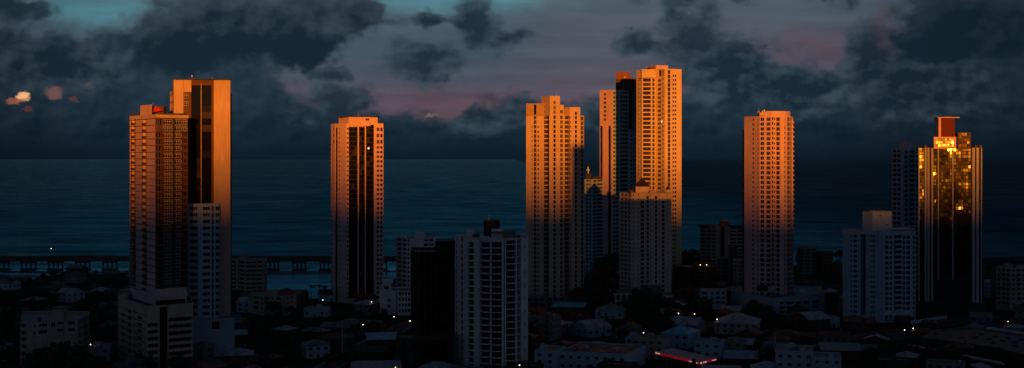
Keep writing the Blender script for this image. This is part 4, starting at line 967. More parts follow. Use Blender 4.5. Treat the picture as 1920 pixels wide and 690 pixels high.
def simple(name, label, px0, px1, top, Y, mat, cols, phrase=None, group=None, corner=None, back=14, roofm='roofgrey', skew=3, h=3.0, extra=None, cat='building'):
    t = Tower(name, label, cat, (px0+px1)/2, Y, group, phrase)
    c = corner or px0+(px1-px0)*.35
    def mk(a, b_):
        n = max(1, int((b_-a)/cols)); w = (b_-a)/n; out = []
        for i in range(n):
            k = (i*7+int(px0)) % 3
            if k == 0: out.append(B(a+w*i+w*.15, a+w*i+w*.85, h=h, pr=.6, s1=.82))
            else: out.append(W(a+w*i+w*.22, a+w*i+w*.72, h=h, s0=.28, s1=.78))
        return out
    t.block([(px0, Y+skew*2.2), (c, Y), (px1, Y+skew)], back, 0, None, mat, [mk(px0+.5, c-.5), mk(c+.5, px1-.5)], topz=WZ(top, Y), parapet=.8, roofm=roofm)
    if extra:
        for (a, b_, y0) in extra: t.box('roof_room', a, b_, Y+4, 5, y0, top, mat)
    t.finish(); return t
simple('apartment_building', 'dim grey block in front of the dark building with the pale spine', 1344, 1368, 484, 1050, 'grey', 8)
simple('apartment_building', 'narrow dim block with balconies, hugging the left edge of the pink tower', 1375, 1397, 488, 1030, 'dirtycream', 7)
simple('apartment_building', 'tall narrow brown block behind the dim grey block left of the pink tower', 1366, 1382, 462, 1080, 'brown', 7)
simple('apartment_building', 'dark flat-roofed block with two roof lamps, beside the tallest orange tower', 1262, 1344, 500, 985, 'brown', 9, 'the dark block with two roof lamps', extra=[(1300, 1320, 493)], roofm='rooflight')
simple('apartment_building', 'small pale block with square windows, left of the white car park podium', 1313, 1362, 546, 905, 'bluewhite', 9, 'the small pale block')
simple('apartment_building', 'faint distant block with an uneven roofline, right of the pink tower near the shore', 1494, 1532, 466, 1180, 'grey', 8, 'the faint block near the shore', extra=[(1500, 1508, 460), (1512, 1526, 462)])
simple('apartment_building', 'lower faint block touching the right side of the faint block with the uneven roofline', 1531, 1562, 474, 1170, 'brown', 8)
simple('apartment_building', 'rounded white balcony block cut by the right edge of the photo', 1868, 1935, 503, 900, 'dirtycream', 8, 'the balcony block at the right edge', corner=1895, extra=[(1885, 1900, 495), (1905, 1925, 497)])
simple('warehouse', 'blank pale blue block right of the foot of the glass tower', 1846, 1870, 529, 985, 'bluewhite', 40)

# T22 hotel lower left
t = Tower('apartment_building', 'shaded white slab block with a tank room on its roof, at the lower left', 'building', 105, 640, phrase='the white slab block')
t.block([(38, 636), (50, 634), (146, 646), (168, 668)], 14, 0, None, 'dirtycream', [[B(39, 48.5, h=3.1, pr=.5, s1=.8)],
    [W(64, 67, y0=605, y1=634, h=3.1, s0=.3, s1=.75), W(73, 88, y0=604, y1=634, h=3.1, s0=.35, s1=.8), W(96, 104, y0=602, y1=618, h=3.1, s0=.2, s1=.8), W(108, 119, y0=601, y1=634, h=3.1, s0=.45, s1=.8), W(128, 140, y0=600, y1=634, h=3.1, s0=.35, s1=.8), B(72, 104, y0=634.1, h=3.1, pr=.6, s1=.8) if False else SL(50, 145, h=3.1, y0=616, pr=.15, t=.3, m='dirtycream')],
    [B(148, 155, h=3.1, pr=.9, s1=.8), B(158, 166, h=3.1, pr=.9, s1=.8)]], topz=WZ(604, 636), parapet=.9, roofm='roofgrey')
t.box('tank_room', 98, 119, 648, 6, 579, 602, 'dirtycream'); t.box('tank_room_roof', 97, 120, 647.5, 7, 577.5, 579, 'roofbrown'); t.part('water_tank', lambda b: b.cyl(WX(74, 646)-t.o.x, 6, WZ(604, 646), WZ(594, 646), .9, .9, 12, M['tank']))
t.antenna(101, 648, 565, 579); t.antenna(135, 650, 580, 600)
t.finish()
# unseen near-field casters right of the frame, put there for their shadows
t = Tower('apartment_tower', 'slim unseen tower put right of the view to shade the stepped yellow tower', 'tower', 2620, 200)
t.block([(2533, 200), (2720, 201)], 12, 0, None, 'tan', [[W(2545+i*24, 2560+i*24, h=3.1) for i in range(7)]], topz=EYE+35)
t.finish()
t = Tower('apartment_tower', 'broad unseen block added right of the view to shade the ornate white building', 'tower', 3220, 200)
t.block([(3000, 200), (3453, 203)], 12, 0, None, 'tan', [[W(3020+i*46, 3045+i*46, h=3.1) for i in range(9)]], topz=97)
t.finish()
# ------------------------------------------------------------ low-rise, roofs, trees, lamps
def inside(x, y, poly, pad=0):
    n = len(poly); c = False; j = n-1
    for i in range(n):
        xi, yi = poly[i]; xj, yj = poly[j]
        if ((yi > y) != (yj > y)) and (x < (xj-xi)*(y-yi)/(yj-yi)+xi): c = not c
        if pad:
            d = Vector((xj-xi, yj-yi)); q = Vector((x-xi, y-yi)); tt = max(0, min(1, q.dot(d)/max(1e-6, d.length_squared)))
            if (q-d*tt).length < pad: return True
        j = i
    return c
def near_road(x, y, pad):
    for pts in ROADS:
        for (x0, y0), (x1, y1) in zip(pts[:-1], pts[1:]):
            d = Vector((x1-x0, y1-y0)); q = Vector((x-x0, y-y0)); tt = max(0, min(1, q.dot(d)/d.length_squared))
            if (q-d*tt).length < pad: return True
    return False
PROT = []
def hides(x, y, w, z):
    px, pt = pxof(x, y, z); hw = w/y*F
    return any(y < Yt-2 and px+hw > p0 and px-hw < p1 and pt < r1 for p0, p1, r1, Yt in PROT)
def free(x, y, pad):
    if near_road(x, y, pad+5): return False
    return not any(inside(x, y, p, pad) for p in FOOT)
def shore_y(x):
    best = 1e9
    for i in range(len(top)-1):
        (x0, y0), (x1, y1) = top[i], top[i+1]
        if min(x0, x1) <= x <= max(x0, x1): best = min(best, y0+(y1-y0)*(x-x0)/((x1-x0) or 1))
    return best if best < 1e9 else 1100
LABELS = {}
M['greyblue'] = wall_mat('greyblue_paint', (.16, .20, .26), dirt=.5)
def pxof(x, y, z=0): return 960+x/y*F, HOR+(EYE-z)/y*F
PEND = []
ORD = ['', 'second ', 'third ', 'fourth ', 'fifth ', 'sixth ', 'seventh ', 'eighth ', 'ninth ', 'tenth ', 'eleventh ', 'twelfth ', 'thirteenth ', 'fourteenth ', 'fifteenth ', 'sixteenth ', 'seventeenth ', 'eighteenth ', 'nineteenth ', 'twentieth ']+['%d-th ' % i for i in range(21, 60)]
def pend(o, desc, x, y, z=0): PEND.append((o, desc, *pxof(x, y, z)))
def resolve():
    buckets = {}
    for o, desc, px, py in PEND:
        best = min(LAND, key=lambda l: (l[1]-px)**2+((l[2]-py)*1.6)**2)
        dxp = px-best[1]; dyp = py-best[2]
        if abs(dxp) > 14 or abs(dyp) < 12: rel = 'right of' if dxp > 0 else 'left of'
        else: rel = 'in front of' if dyp > 0 else 'behind'
        buckets.setdefault((desc, rel, best[0]), []).append((math.hypot(dxp, dyp), o))
    for (desc, rel, ph), L in buckets.items():
        L.sort(key=lambda t: t[0])
        for i, (d, o) in enumerate(L):
            if len(L) == 1: o['label'] = '%s %s %s' % (desc, rel, ph)
            else: o['label'] = '%s%s %s %s' % (ORD[i] if i else 'nearest ', desc, rel, ph)
def house(x, y, w, d, h, rz, roof, wm, rm, label=None, detail=1, name='house', desc=None, group=None, phrase=None):
    r = empty(name, (x, y, 0), rz); wall = MB(); m = M[wm]; extras = []
    wall.box(-w/2, w/2, -d/2, d/2, 0, h, m)
    rb = MB(); R_ = M[rm]; o = .6; rh = min(w, d)*.22
    if roof == 'gable':
        wall.face([(-w/2,-d/2,h),(-w/2,d/2,h),(-w/2,0,h+rh)], m); wall.face([(w/2,-d/2,h),(w/2,0,h+rh),(w/2,d/2,h)], m)
        for s in (-1, 1):
            A = [(-w/2-o, s*(d/2+o), h-.15+.02), (w/2+o, s*(d/2+o), h-.13), (w/2+o, 0, h+rh+.15), (-w/2-o, 0, h+rh+.15)]
            rb.face(A, R_); rb.face([(a, b_, c-.14) for a, b_, c in A[::-1]], R_)
            rb.face([A[0], A[1], (A[1][0], A[1][1], A[1][2]-.14), (A[0][0], A[0][1], A[0][2]-.14)], R_)
    elif roof == 'hip':
        k = max(0, w-d)/2; e = [(-w/2-o,-d/2-o,h),(w/2+o,-d/2-o,h),(w/2+o,d/2+o,h),(-w/2-o,d/2+o,h)]; rg = [(-k,0,h+rh),(k,0,h+rh)]
        e = [(a, b_, h+.01) for a, b_, c in e]
        rb.face([e[0],e[1],rg[1],rg[0]], R_); rb.face([e[1],e[2],rg[1]], R_); rb.face([e[2],e[3],rg[0],rg[1]], R_); rb.face([e[3],e[0],rg[0]], R_); rb.face(e[::-1], R_)
    elif roof == 'shed':
        e = [(-w/2-o,-d/2-o,h+.05),(w/2+o,-d/2-o,h+.05),(w/2+o,d/2+o,h+1.2),(-w/2-o,d/2+o,h+1.2)]
        rb.face(e, R_); rb.face([(a, b_, c-.15) for a, b_, c in e[::-1]], R_)
        wall.face([(-w/2,-d/2,h),(-w/2,d/2,h),(-w/2,d/2,h+1.0)], m); wall.face([(w/2,-d/2,h),(w/2,d/2,h+1.0),(w/2,d/2,h)], m); wall.face([(-w/2,d/2,h),(w/2,d/2,h),(w/2,d/2,h+1.0),(-w/2,d/2,h+1.0)], m)
        rb.face([e[0], e[1], (e[1][0], e[1][1], e[1][2]-.15), (e[0][0], e[0][1], e[0][2]-.15)], R_)
    else:
        rb.box(-w/2+.25, w/2-.25, -d/2+.25, d/2-.25, h-.3+.31, h+.06, R_)
        for a in ((-w/2-.02, w/2+.02, -d/2-.02, -d/2+.22), (-w/2-.02, w/2+.02, d/2-.22, d/2+.02), (-w/2-.02, -w/2+.22, -d/2+.24, d/2-.24), (w/2-.22, w/2+.02, -d/2+.24, d/2-.24)): wall.box(*a, h+.003, h+.75, m)
        if R.random() < .7:
            q = MB(); q.cyl(R.uniform(-w*.3, w*.3), R.uniform(-d*.3, d*.3), h+.06, h+1.7, .7, .65, 10, M[R.choice(['tank', 'steel', 'polewhite'])]); extras.append((q, 'water_tank'))
        for k in range(int(w*d/70)+1):
            q = MB(); ax = R.uniform(-w*.4, w*.4); ay = R.uniform(-d*.4, d*.4); s1 = R.uniform(.4, .9); q.box(ax-s1, ax+s1, ay-.4, ay+.4, h+.063, h+.75+s1*.4, M[R.choice(['steel', 'polewhite', 'grey'])]); extras.append((q, 'air_conditioner'))
        if R.random() < .6:
            q = MB(); ax = R.uniform(-w*.25, w*.25); ay = R.uniform(-d*.2, d*.2); q.box(ax-1.5, ax+1.5, ay-1.2, ay+1.2, h+.062, h+2.3, m); extras.append((q, 'roof_room'))
    wall.build('wall', r); ro = rb.build('roof', r)
    for q, nm in extras: q.build(nm, ro)
    if roof in ('gable', 'hip') and R.random() < .35:
        q = MB(); q.cyl(w*.2, d*.12, h+rh*.3, h+rh+1.3, .55, .55, 10, M['tank']); q.build('water_tank', ro)
    if detail:
        mbk = window_mesh(1.5, 1.3, 'glass', 1, 'frame'); me = MESHDATA.get(id(mbk))
        if me is None: me = MESHDATA[id(mbk)] = mbk.mesh('window')
        st = max(1, int(h/2.9)); n = max(1, int(w/3.6))
        for f in range(st):
            z = f*h/st+h/st*.55
            for i in range(n):
                if f == 0 and i == n//2: continue
                xx = -w/2+(i+.5)*w/n
                link('window', me, r, (xx, -d/2-.035, z))
            for s in (-1, 1):
                for j in range(max(1, int(d/5))):
                    yy_ = -d/2+(j+.5)*d/max(1, int(d/5))
                    if (s < 0) == (x > 0): link('window', me, r, (s*(w/2+.035), yy_, z), math.pi/2)
        dm = MESHDATA.get('door')
        if dm is None:
            q = MB(); q.box(-.5, .5, -.04, .04, 0, 2.1, M['door']); dm = MESHDATA['door'] = q.mesh('door')
        xx = -w/2+(n//2+.5)*w/n; link('door', dm, r, (xx, -d/2-.045, .02))
    c, s = math.cos(rz), math.sin(rz)
    FOOT.append([(x+a*c-b_*s, y+a*s+b_*c) for a, b_ in ((-w/2,-d/2),(w/2,-d/2),(w/2,d/2),(-w/2,d/2))])
    if label: tag(r, label, 'house' if name == 'house' else 'building', group)
    else: tag(r, None, 'house', group or 'low houses in the dark foreground'); pend(r, desc, x, y, h)
    if phrase: LAND.append((phrase, *pxof(x, y, h/2)))
    return r
def H(px, py_roof, w_px, d, h, deg, roof, wm, rm, label, name='house', phrase=None):
    """placed by the photo column and row of its roof centre"""
    Y = (EYE-h)*F/(py_roof-HOR); PROT.append((px-w_px/2, px+w_px/2, py_roof+7+h/Y*F*.35, Y)); return house(WX(px, Y), Y, w_px/F*Y, d, h, math.radians(deg), roof, wm, rm, label, 1, name, phrase=phrase)
# gas station canopy
PROT.append((1215, 1350, 692, 672))
Lc = Vector((WX(1228, 663), 663)); Cc = Vector((WX(1311, 628), 628)); Rc = Vector((WX(1344, 641), 641)); Bc = Rc+(Lc-Cc)
r = empty('petrol_station_canopy', (Cc.x, Cc.y, 0)); tag(r, 'petrol station canopy with a glowing red edge and white lettering', 'canopy')
LAND.append(('the red-edged petrol canopy', 1300, 672))
zt = 6.2; b = MB(); P4 = [Lc-Cc, Vector((0, 0)), Rc-Cc, Bc-Cc]; zb = zt-1.05
b.face([(p.x, p.y, zt-.05) for p in P4], M['rooflight']); b.face([(p.x, p.y, zb) for p in P4[::-1]], M['polewhite'])
for i in (2, 3): p, q = P4[i], P4[(i+1) % 4]; b.face([(p.x,p.y,zb),(q.x,q.y,zb),(q.x,q.y,zt),(p.x,p.y,zt)], M['polewhite'])
b.build('roof', r)
def fascia(p, q, marks):
    d = (q-p); L_ = d.length; u = d/L_; n = Vector((u.y, -u.x)); T = Matrix.Translation((p.x+n.x*.0, p.y+n.y*.0, 0)) @ Matrix.Rotation(math.atan2(u.y, u.x), 4, 'Z')
    f = MB(); f.box(0, L_, 0, .3, zb, zt, M['redlight'], T); fo = f.build('fascia', r)
    for (a, c, hgt, k) in marks:
        s_ = MB(); n_ = k; w = (c-a)*L_/n_
        for i in range(n_):
            x0 = a*L_+i*w; hh_ = hgt*(1 if i % 3 != 1 else .75)
            s_.box(x0+w*.12, x0+w*.8, -.08, -.003, zt-.53-hh_/2, zt-.53+hh_/2, M['whitelight'], T)
        s_.build('lettering', fo)
fascia(P4[0], P4[1], [(.015, .045, .8, 1), (.06, .12, .6, 4), (.78, .97, .4, 11)])
fascia(P4[1], P4[2], [(.06, .16, .8, 1), (.22, .42, .6, 4), (.72, .97, .4, 8)])
for a, c in ((.15, .3), (.85, .3), (.15, .8), (.85, .8)):
    p = P4[1]+(P4[0]-P4[1])*a+(P4[2]-P4[1])*c; q = MB(); q.cyl(p.x, p.y, 0, zb-.01, .25, .25, 8, M['polewhite']); q.build('column', r)
FOOT.append([(Cc.x+p.x, Cc.y+p.y) for p in P4])
Ys = 618; r = empty('price_sign', (WX(1301, Ys), Ys, 0)); tag(r, 'dark unlit pole sign standing before the red-edged petrol canopy', 'sign')
b = MB(); b.cyl(0, 0, 0, 5.6, .15, .15, 8, M['steel']); b.build('pole', r); b = MB(); b.box(-.95, .95, -.25, .25, 5.6, 8.0, M['redbrown']); b.cyl(0, 0, 8.0, 9.2, .75, .75, 12, M['redbrown']); b.build('sign_board', r)

# named foreground buildings
H(1275, 622, 56, 22, 7, -24, 'hip', 'bluewhite', 'roofblue', 'low building with a bright blue hipped roof, above the red-edged petrol canopy', 'commercial_building', 'the bright blue roof')
H(1330, 640, 50, 12, 7, -18, 'flat', 'bluewhite', 'roofbrown', 'two-storey white house with verandas, right of the bright blue roof')
H(1222, 634, 60, 14, 9, -22, 'flat', 'dirtycream', 'roofgrey', 'three-storey apartment house with rows of windows, left of the bright blue roof', 'apartment_house')
H(1130, 655, 130, 34, 8, -20, 'flat', 'bluewhite', 'roofdark', 'large white blank-walled building with a dark flat roof, at the bottom edge', 'commercial_building', 'the large blank white-walled building')
H(1032, 655, 40, 18, 9, -18, 'flat', 'bluewhite', 'roofdark', 'narrow pale building left of the large blank white-walled building', 'commercial_building')
H(1068, 573, 58, 16, 5, -12, 'shed', 'brown', 'roofblue', 'long blue-roofed shed at the foot of the stepped yellow tower', 'shed')
H(1145, 580, 52, 16, 5, -10, 'hip', 'bluewhite', 'roofteal', 'pale teal hip-roofed house right of the long blue-roofed shed')
H(1108, 611, 52, 18, 5, 28, 'gable', 'bluewhite', 'rooflight', 'white gable-roofed house between the blue-roofed shed and the large blank white-walled building')
H(1193, 632, 30, 12, 6, -20, 'flat', 'bluewhite', 'rooflight', 'small pale flat-roofed house beside the lamp left of the bright blue roof')
H(1290, 605, 50, 20, 6, -22, 'gable', 'grey', 'rooflight', 'grey gable-roofed building directly behind the bright blue roof', 'commercial_building')
H(1383, 602, 78, 24, 6, -14, 'hip', 'dirtycream', 'rooflight', 'broad pale hip-roofed building left of the dark tree by the car park podium', 'commercial_building', 'the broad pale hip roof')
H(1519, 595, 48, 18, 6, 24, 'gable', 'brown', 'rooflight', 'pale blue gable-roofed building in front of the car park podium', 'commercial_building')
H(1560, 596, 22, 10, 5, 0, 'flat', 'bluewhite', 'roofgrey', 'small grey flat box building right of the pale blue gable roof')
H(1390, 668, 60, 12, 4, -14, 'gable', 'brown', 'rooflight', 'low pale metal-roofed shed right of the red-edged petrol canopy', 'shed')
H(1490, 655, 68, 22, 11, -12, 'flat', 'bluewhite', 'roofgrey', 'four-storey white building with dark window bays, right of the tall white mast', 'apartment_house', 'the four-storey white building')
H(1550, 668, 52, 18, 9, -12, 'flat', 'bluewhite', 'roofgrey', 'three-storey white building touching the right side of the four-storey white building', 'apartment_house')
H(1575, 652, 70, 20, 5, -10, 'shed', 'brown', 'roofteal', 'dark teal-roofed shed behind the three-storey white building', 'shed')
H(1352, 693, 70, 10, 4, -8, 'shed', 'brown', 'rooflight', 'pale roof cut by the bottom edge right of the red-edged petrol canopy', 'shed')
H(1440, 688, 60, 12, 4, -8, 'hip', 'brown', 'rooflight', 'pale hip roof cut by the bottom edge, left of the tall white mast', 'shed')
H(595, 578, 42, 12, 5, -8, 'flat', 'bluewhite', 'roofred', 'small white house near the water, left of the slim lone tower')
H(470, 566, 40, 14, 6, -10, 'gable', 'bluewhite', 'rooflight', 'pale roofed house left of the cream stepped low-rise')
H(440, 625, 44, 12, 5, 14, 'shed', 'brown', 'rooflight', 'pale lean-to roof right of the foot of the tall slab tower', 'shed')
H(448, 662, 50, 16, 6, 8, 'hip', 'brown', 'rooflight', 'grey hip roof at the bottom, right of the tall slab tower')
H(592, 645, 44, 14, 6, 18, 'hip', 'bluewhite', 'roofgrey', 'grey hip-roofed house alone among the dark trees left of the mast', phrase='the lone grey hip-roofed house')
H(718, 632, 60, 20, 5, 8, 'shed', 'brown', 'roofblue', 'dark blue roofed hall left of the near-black slab building', 'hall', 'the dark blue roofed hall')
H(705, 686, 90, 16, 5, 6, 'shed', 'bluewhite', 'rooflight', 'long pale zinc roof cut by the bottom edge left of the near-black slab building', 'shed')
H(620, 550, 40, 12, 5, -5, 'gable', 'bluewhite', 'roofred', 'low red-roofed house by the palms at the foot of the slim tower')
H(530, 552, 90, 14, 5, -6, 'gable', 'brown', 'roofred', 'long dark red roof behind the cream stepped low-rise, at the water')
H(133, 548, 34, 14, 6, -20, 'gable', 'bluewhite', 'rooflight', 'pale blue roofed house among the dark trees below the bridge at left', phrase='the pale blue roof below the bridge')
H(10, 530, 46, 12, 5, -10, 'gable', 'bluewhite', 'roofgrey', 'low grey-roofed house by the shore at the left edge below the bridge')
H(190, 650, 36, 12, 6, 10, 'flat', 'bluewhite', 'rooflight', 'small pale building with a bright canopy, left of the striped podium')
# market hall with dotted roof and long strip roofs at the right
def slab_building(name, label, pts, h, rm, dots=False, th=.5, cat='building'):
    P_ = [Vector(((p-960)/F*((EYE-h)*F/(q-HOR)), (EYE-h)*F/(q-HOR))) for p, q in pts]; c = sum(P_, Vector((0, 0)))/len(P_)
    r = empty(name, (c.x, c.y, 0)); tag(r, label, cat); L_ = [p-c for p in P_]
    b = MB(); b.face([(p.x, p.y, h) for p in L_], M[rm]); b.face([(p.x, p.y, h-th) for p in L_[::-1]], M[rm])
    for i in range(len(L_)): p, q = L_[i], L_[(i+1) % len(L_)]; b.face([(p.x,p.y,h-th),(q.x,q.y,h-th),(q.x,q.y,h),(p.x,p.y,h)], M[rm])
    b.build('roof', r); b = MB(); I = [p*.96 for p in L_]
    for i in range(len(I)): p, q = I[i], I[(i+1) % len(I)]; b.face([(p.x,p.y,0),(q.x,q.y,0),(q.x,q.y,h-th-.01),(p.x,p.y,h-th-.01)], M['brown'])
    b.build('wall', r)
    if dots:
        for (px, py) in dots:
            Yd = (EYE-h)*F/(py-HOR); q = MB(); xx = WX(px, Yd)-c.x; yy_ = Yd-c.y; q.cyl(xx, yy_, h+.01, h+.8, 1.5, 1.1, 10, M['brown']); q.build('roof_vent', r)
    FOOT.append([(p.x, p.y) for p in P_]); return r
slab_building('market_hall', 'huge low hall with a pale roof dotted by dark round vents, at the lower right', [(1725, 632), (1757, 617), (1850, 619), (1935, 628), (1990, 690), (1935, 668), (1860, 650), (1795, 641)], 7, 'tanroof', [(1803,634),(1828,634),(1840,628),(1855,637),(1866,632),(1880,640),(1891,635),(1903,643),(1915,638),(1863,644),(1903,650),(1772,621),(1755,627)]) if 'tanroof' in M else None
M['tanroof'] = roof_mat('weathered_concrete_roof', (.12, .11, .10))
slab_building('market_hall', 'huge low hall with a pale roof dotted by dark round vents, at the lower right', [(1725, 632), (1795, 641), (1860, 650), (1935, 668), (1990, 680), (1935, 628), (1850, 619), (1757, 617)], 7, 'tanroof', [(1803,634),(1828,634),(1840,628),(1855,637),(1866,632),(1880,640),(1891,635),(1903,643),(1915,638),(1863,644),(1903,650),(1772,621),(1755,627)])
LAND.append(('the huge hall with round roof vents', 1830, 640))
slab_building('covered_walkway', 'long narrow pale roof running diagonally below the huge hall with round vents', [(1700, 648), (1884, 683), (1878, 678), (1695, 643)][::1], 5, 'rooflight', cat='walkway')
slab_building('covered_walkway', 'thin pale roof edge at the right margin above the huge hall', [(1848, 616), (1935, 628), (1935, 624), (1848, 612)], 8, 'rooflight', cat='walkway')
slab_building('shed', 'short pale roof beneath the diagonal walkway roof at the bottom right', [(1818, 683), (1842, 694), (1868, 692), (1840, 679)], 5, 'rooflight', cat='shed')
slab_building('wall_annex', 'low whitish annex wall between the bluish white building and the glass tower', [(1708, 606), (1776, 595), (1776, 591), (1708, 601)], 5, 'bluewhite', cat='annex')

# bridge
Yb = 1250; r = empty('bridge', (WX(240, Yb), Yb, -2)); tag(r, 'long dark concrete causeway bridge on column piers, crossing the water at left', 'bridge'); LAND.append(('the causeway bridge', 120, 505))
xo = WX(240, Yb); xs0, xs1 = WX(-260, Yb)-xo, WX(905, Yb)-xo; M['bridge'] = wall_mat('bridge_concrete', (.10, .095, .09))
def Z(row): return WZ(row, Yb)+2
b = MB(); b.box(xs0, xs1, 0, 14, Z(490.5), Z(484.5), M['bridge']); b.build('deck', r)
b = MB(); b.box(xs0, xs1, -.15, .15, Z(484.4), Z(481.5), M['bridge']); b.build('railing', r)
b = MB(); b.box(xs0, xs1, 13.8, 14.2, Z(484.4), Z(482), M['bridge']); b.build('railing', r)
for px in list(range(-250, 900, 51)):
    b = MB(); x = WX(px+44, Yb)-xo; b.box(x-5.6, x+5.6, 1, 13, Z(493.5), Z(490.6), M['bridge']); b.build('pier_cap', r)
    for k in range(4):
        q = MB(); q.cyl(x-4.8+k*3.2, 3+2.6*k, -3, Z(493.6), .65, .65, 8, M['bridge']); q.build('pier_column', r)
    q = MB(); q.box(x-6, x+6, 1, 13, -1, 1.0, M['bridge']); q.build('pile_cap', r)
for i, px in enumerate(range(-240, 880, 46)):
    rr_ = empty('bridge_lamp', (WX(px+10, Yb), Yb+1, Z(484)-2)); 
    lit = abs(px+10-92) < 24
    if lit: rr_.location.x = WX(92, Yb)
    q = MB(); hgt = 8.3; q.cyl(0, 0, 0, hgt, .11, .07, 6, M['steel']); q.tube((0, 0, hgt), (1.4, 0, hgt+.35), .06, .05, 5, M['steel']); q.build('pole', rr_)
    q = MB(); q.box(1.1, 1.9, -.16, .16, hgt+.2, hgt+.42, M['steel']); q.build('lamp_head', rr_)
    if lit:
        q = MB(); q.cyl(1.5, 0, hgt-.1, hgt+.2, .26, .2, 8, M['bulb']); q.build('bulb', rr_); tag(rr_, 'the one lit lamp post standing on the causeway bridge', 'street lamp')
    else:
        tag(rr_, None, 'street lamp', 'unlit lamp posts along the causeway bridge'); rr_['label'] = '%sunlit lamp post on the causeway bridge counting from the left edge of the photo' % ''
        rr_['_i'] = px
lamps = sorted([o for o in COL.objects if o.name.startswith('bridge_lamp') and '_i' in o.keys()], key=lambda o: o['_i'])
vis = [o for o in lamps if -12 < o['_i']+10 < 905]
for o in lamps:
    del o['_i']
for o in lamps:
    if o not in vis:
        for c in list(o.children): bpy.data.objects.remove(c)
        bpy.data.objects.remove(o)
for i, o in enumerate(vis): o['label'] = '%sunlit lamp post on the bridge, counting from the left edge' % (ORD[i] if i else 'first ')

# masts
for px, Yt, top_row, base, lab in ((642, 690, 600, 690, 'tall thin pale mast rising from the dark trees at the lower left of centre'), (1453, 650, 625, 690, 'tall thin white mast left of the four-storey white building')):
    r = empty('mast', (WX(px, Yt), Yt, 0)); tag(r, lab, 'mast'); q = MB(); q.cyl(0, 0, 0, WZ(top_row, Yt), .28, .14, 8, M['polewhite']); q.build('pole', r)
    q = MB(); q.cyl(0, 0, -.0, .4, .6, .5, 8, M['grey']); q.build('base', r)

# street lamps and small lights (photo column, row of the lamp)
lampdata = [(7,657,'at the far left edge'),(167,646,'at the right end of the white slab block'),(603,563,'by the palms left of the slim tower'),(694,566,'under the vaulted entrance of the slim tower'),(659,585,'below the slim tower, left one'),(678,609,'below the slim tower among dark trees, lower one'),
  (736,594,'left of the near-black slab building, by the low white office'),(766,602,'touching the left side of the near-black slab building'),(742,661,'left of the podium of the near-black slab building'),(738,689,'at the bottom edge left of the near-black slab building'),
  (970,685,'at the bottom edge on the near white tower'),(1203,624,'left of the bright blue roof'),(1269,588,'above the bright blue roof, left one of two'),(1299,589,'above the bright blue roof, right one of two'),(1341,599,'left of the broad pale hip roof'),
  (1692,619,'below the bluish white building, left one of two'),(1708,616,'below the bluish white building, right one of two'),(1886,603,'above the huge hall with round vents'),(52,640,None)]
for px, py, where in lampdata:
    if where is None: continue
    hl = 7.5; Y = (EYE-hl)*F/(py-HOR); r = empty('street_lamp', (WX(px, Y), Y, 0)); warm = px in (1299, 1886, 738)
    q = MB(); q.cyl(0, 0, 0, hl+.1, .1, .06, 6, M['steel']); q.tube((0, 0, hl+.1), (.9, -.9, hl+.45), .05, .04, 5, M['steel']); q.build('pole', r)
    q = MB(); q.box(.6, 1.2, -1.2, -.6, hl+.36, hl+.5, M['steel']); lh = q.build('lamp_head', r)
    q = MB(); rad = .19; q.cyl(.9, -.9, hl+.05, hl+.352, rad, rad*.8, 8, M['bulbwarm' if warm else 'bulb']); q.build('bulb', lh)
    tag(r, 'lit %sstreet lamp %s' % ('warm ' if warm else 'white ', where), 'street lamp', 'lit street lamps')
for px, py, Y in ((1313, 500, 984), (1325, 499.5, 984)):
    r = empty('roof_lamp', (WX(px, Y), Y, WZ(500, Y)-.1)); q = MB(); q.cyl(0, 0, 0, 1.2, .06, .06, 6, M['steel']); q.build('pole', r); q = MB(); q.cyl(0, 0, 1.2, 1.6, .24, .2, 8, M['bulbwarm']); q.build('bulb', r)
    tag(r, '%s of two small roof lamps on the dark block beside the tallest orange tower' % ('left' if px == 1313 else 'right'), 'lamp', 'roof lamps')

# trees
def crown_mesh(seed, rx, rz, n_cl, leafs, s, mat):
    rr_ = random.Random(seed); b = MB(); k = b.mi(M[mat])
    for c in range(n_cl):
        a = rr_.uniform(0, 2*math.pi); e = rr_.uniform(-.35, 1); q = math.sqrt(max(0, 1-e*e)); rad = rr_.uniform(.45, 1)
        cx, cy, cz = rx*q*math.cos(a)*rad, rx*q*math.sin(a)*rad, rz*e*rad; cr_ = rr_.uniform(.7, 1.4)*rx*.24
        for l in range(leafs):
            v = Vector((rr_.gauss(0, 1), rr_.gauss(0, 1), rr_.gauss(0, .8))); v = v.normalized()*cr_*rr_.uniform(.5, 1.05); p = Vector((cx, cy, cz))+v
            n = (v.normalized()+Vector((rr_.uniform(-.6, .6), rr_.uniform(-.6, .6), rr_.uniform(0, .8)))).normalized(); t1 = n.orthogonal().normalized(); t2 = n.cross(t1); ss = s*rr_.uniform(.6, 1.3)
            i = len(b.v); b.v += [tuple(p-t1*ss), tuple(p-t2*ss*.55), tuple(p+t1*ss), tuple(p+t2*ss*.55)]; b.f.append((i, i+1, i+2, i+3)); b.m.append(k)
    return b.mesh('crown')
def trunk_mesh(seed, h, rx):
    rr_ = random.Random(seed); b = MB(); b.tube((0, 0, -.2), (rr_.uniform(-.2, .2), rr_.uniform(-.2, .2), h*.5), .34, .24, 8, M['bark'])
    for i in range(5):
        a = rr_.uniform(0, 6.28); b.tube((0, 0, h*.46), (rx*.55*math.cos(a), rx*.55*math.sin(a), h*rr_.uniform(.75, 1.0)), .18, .05, 6, M['bark'])
    return b.mesh('trunk')
TV = []
for i, (rx, rz, mat) in enumerate([(4.6, 3.4, 'leaf'), (3.6, 3.9, 'leaf2'), (5.6, 3.6, 'leaf'), (4.0, 3.0, 'leaf2')]): TV.append((crown_mesh(40+i, rx, rz, 34, 44, .42, mat), trunk_mesh(90+i, 6, rx), rx, rz))
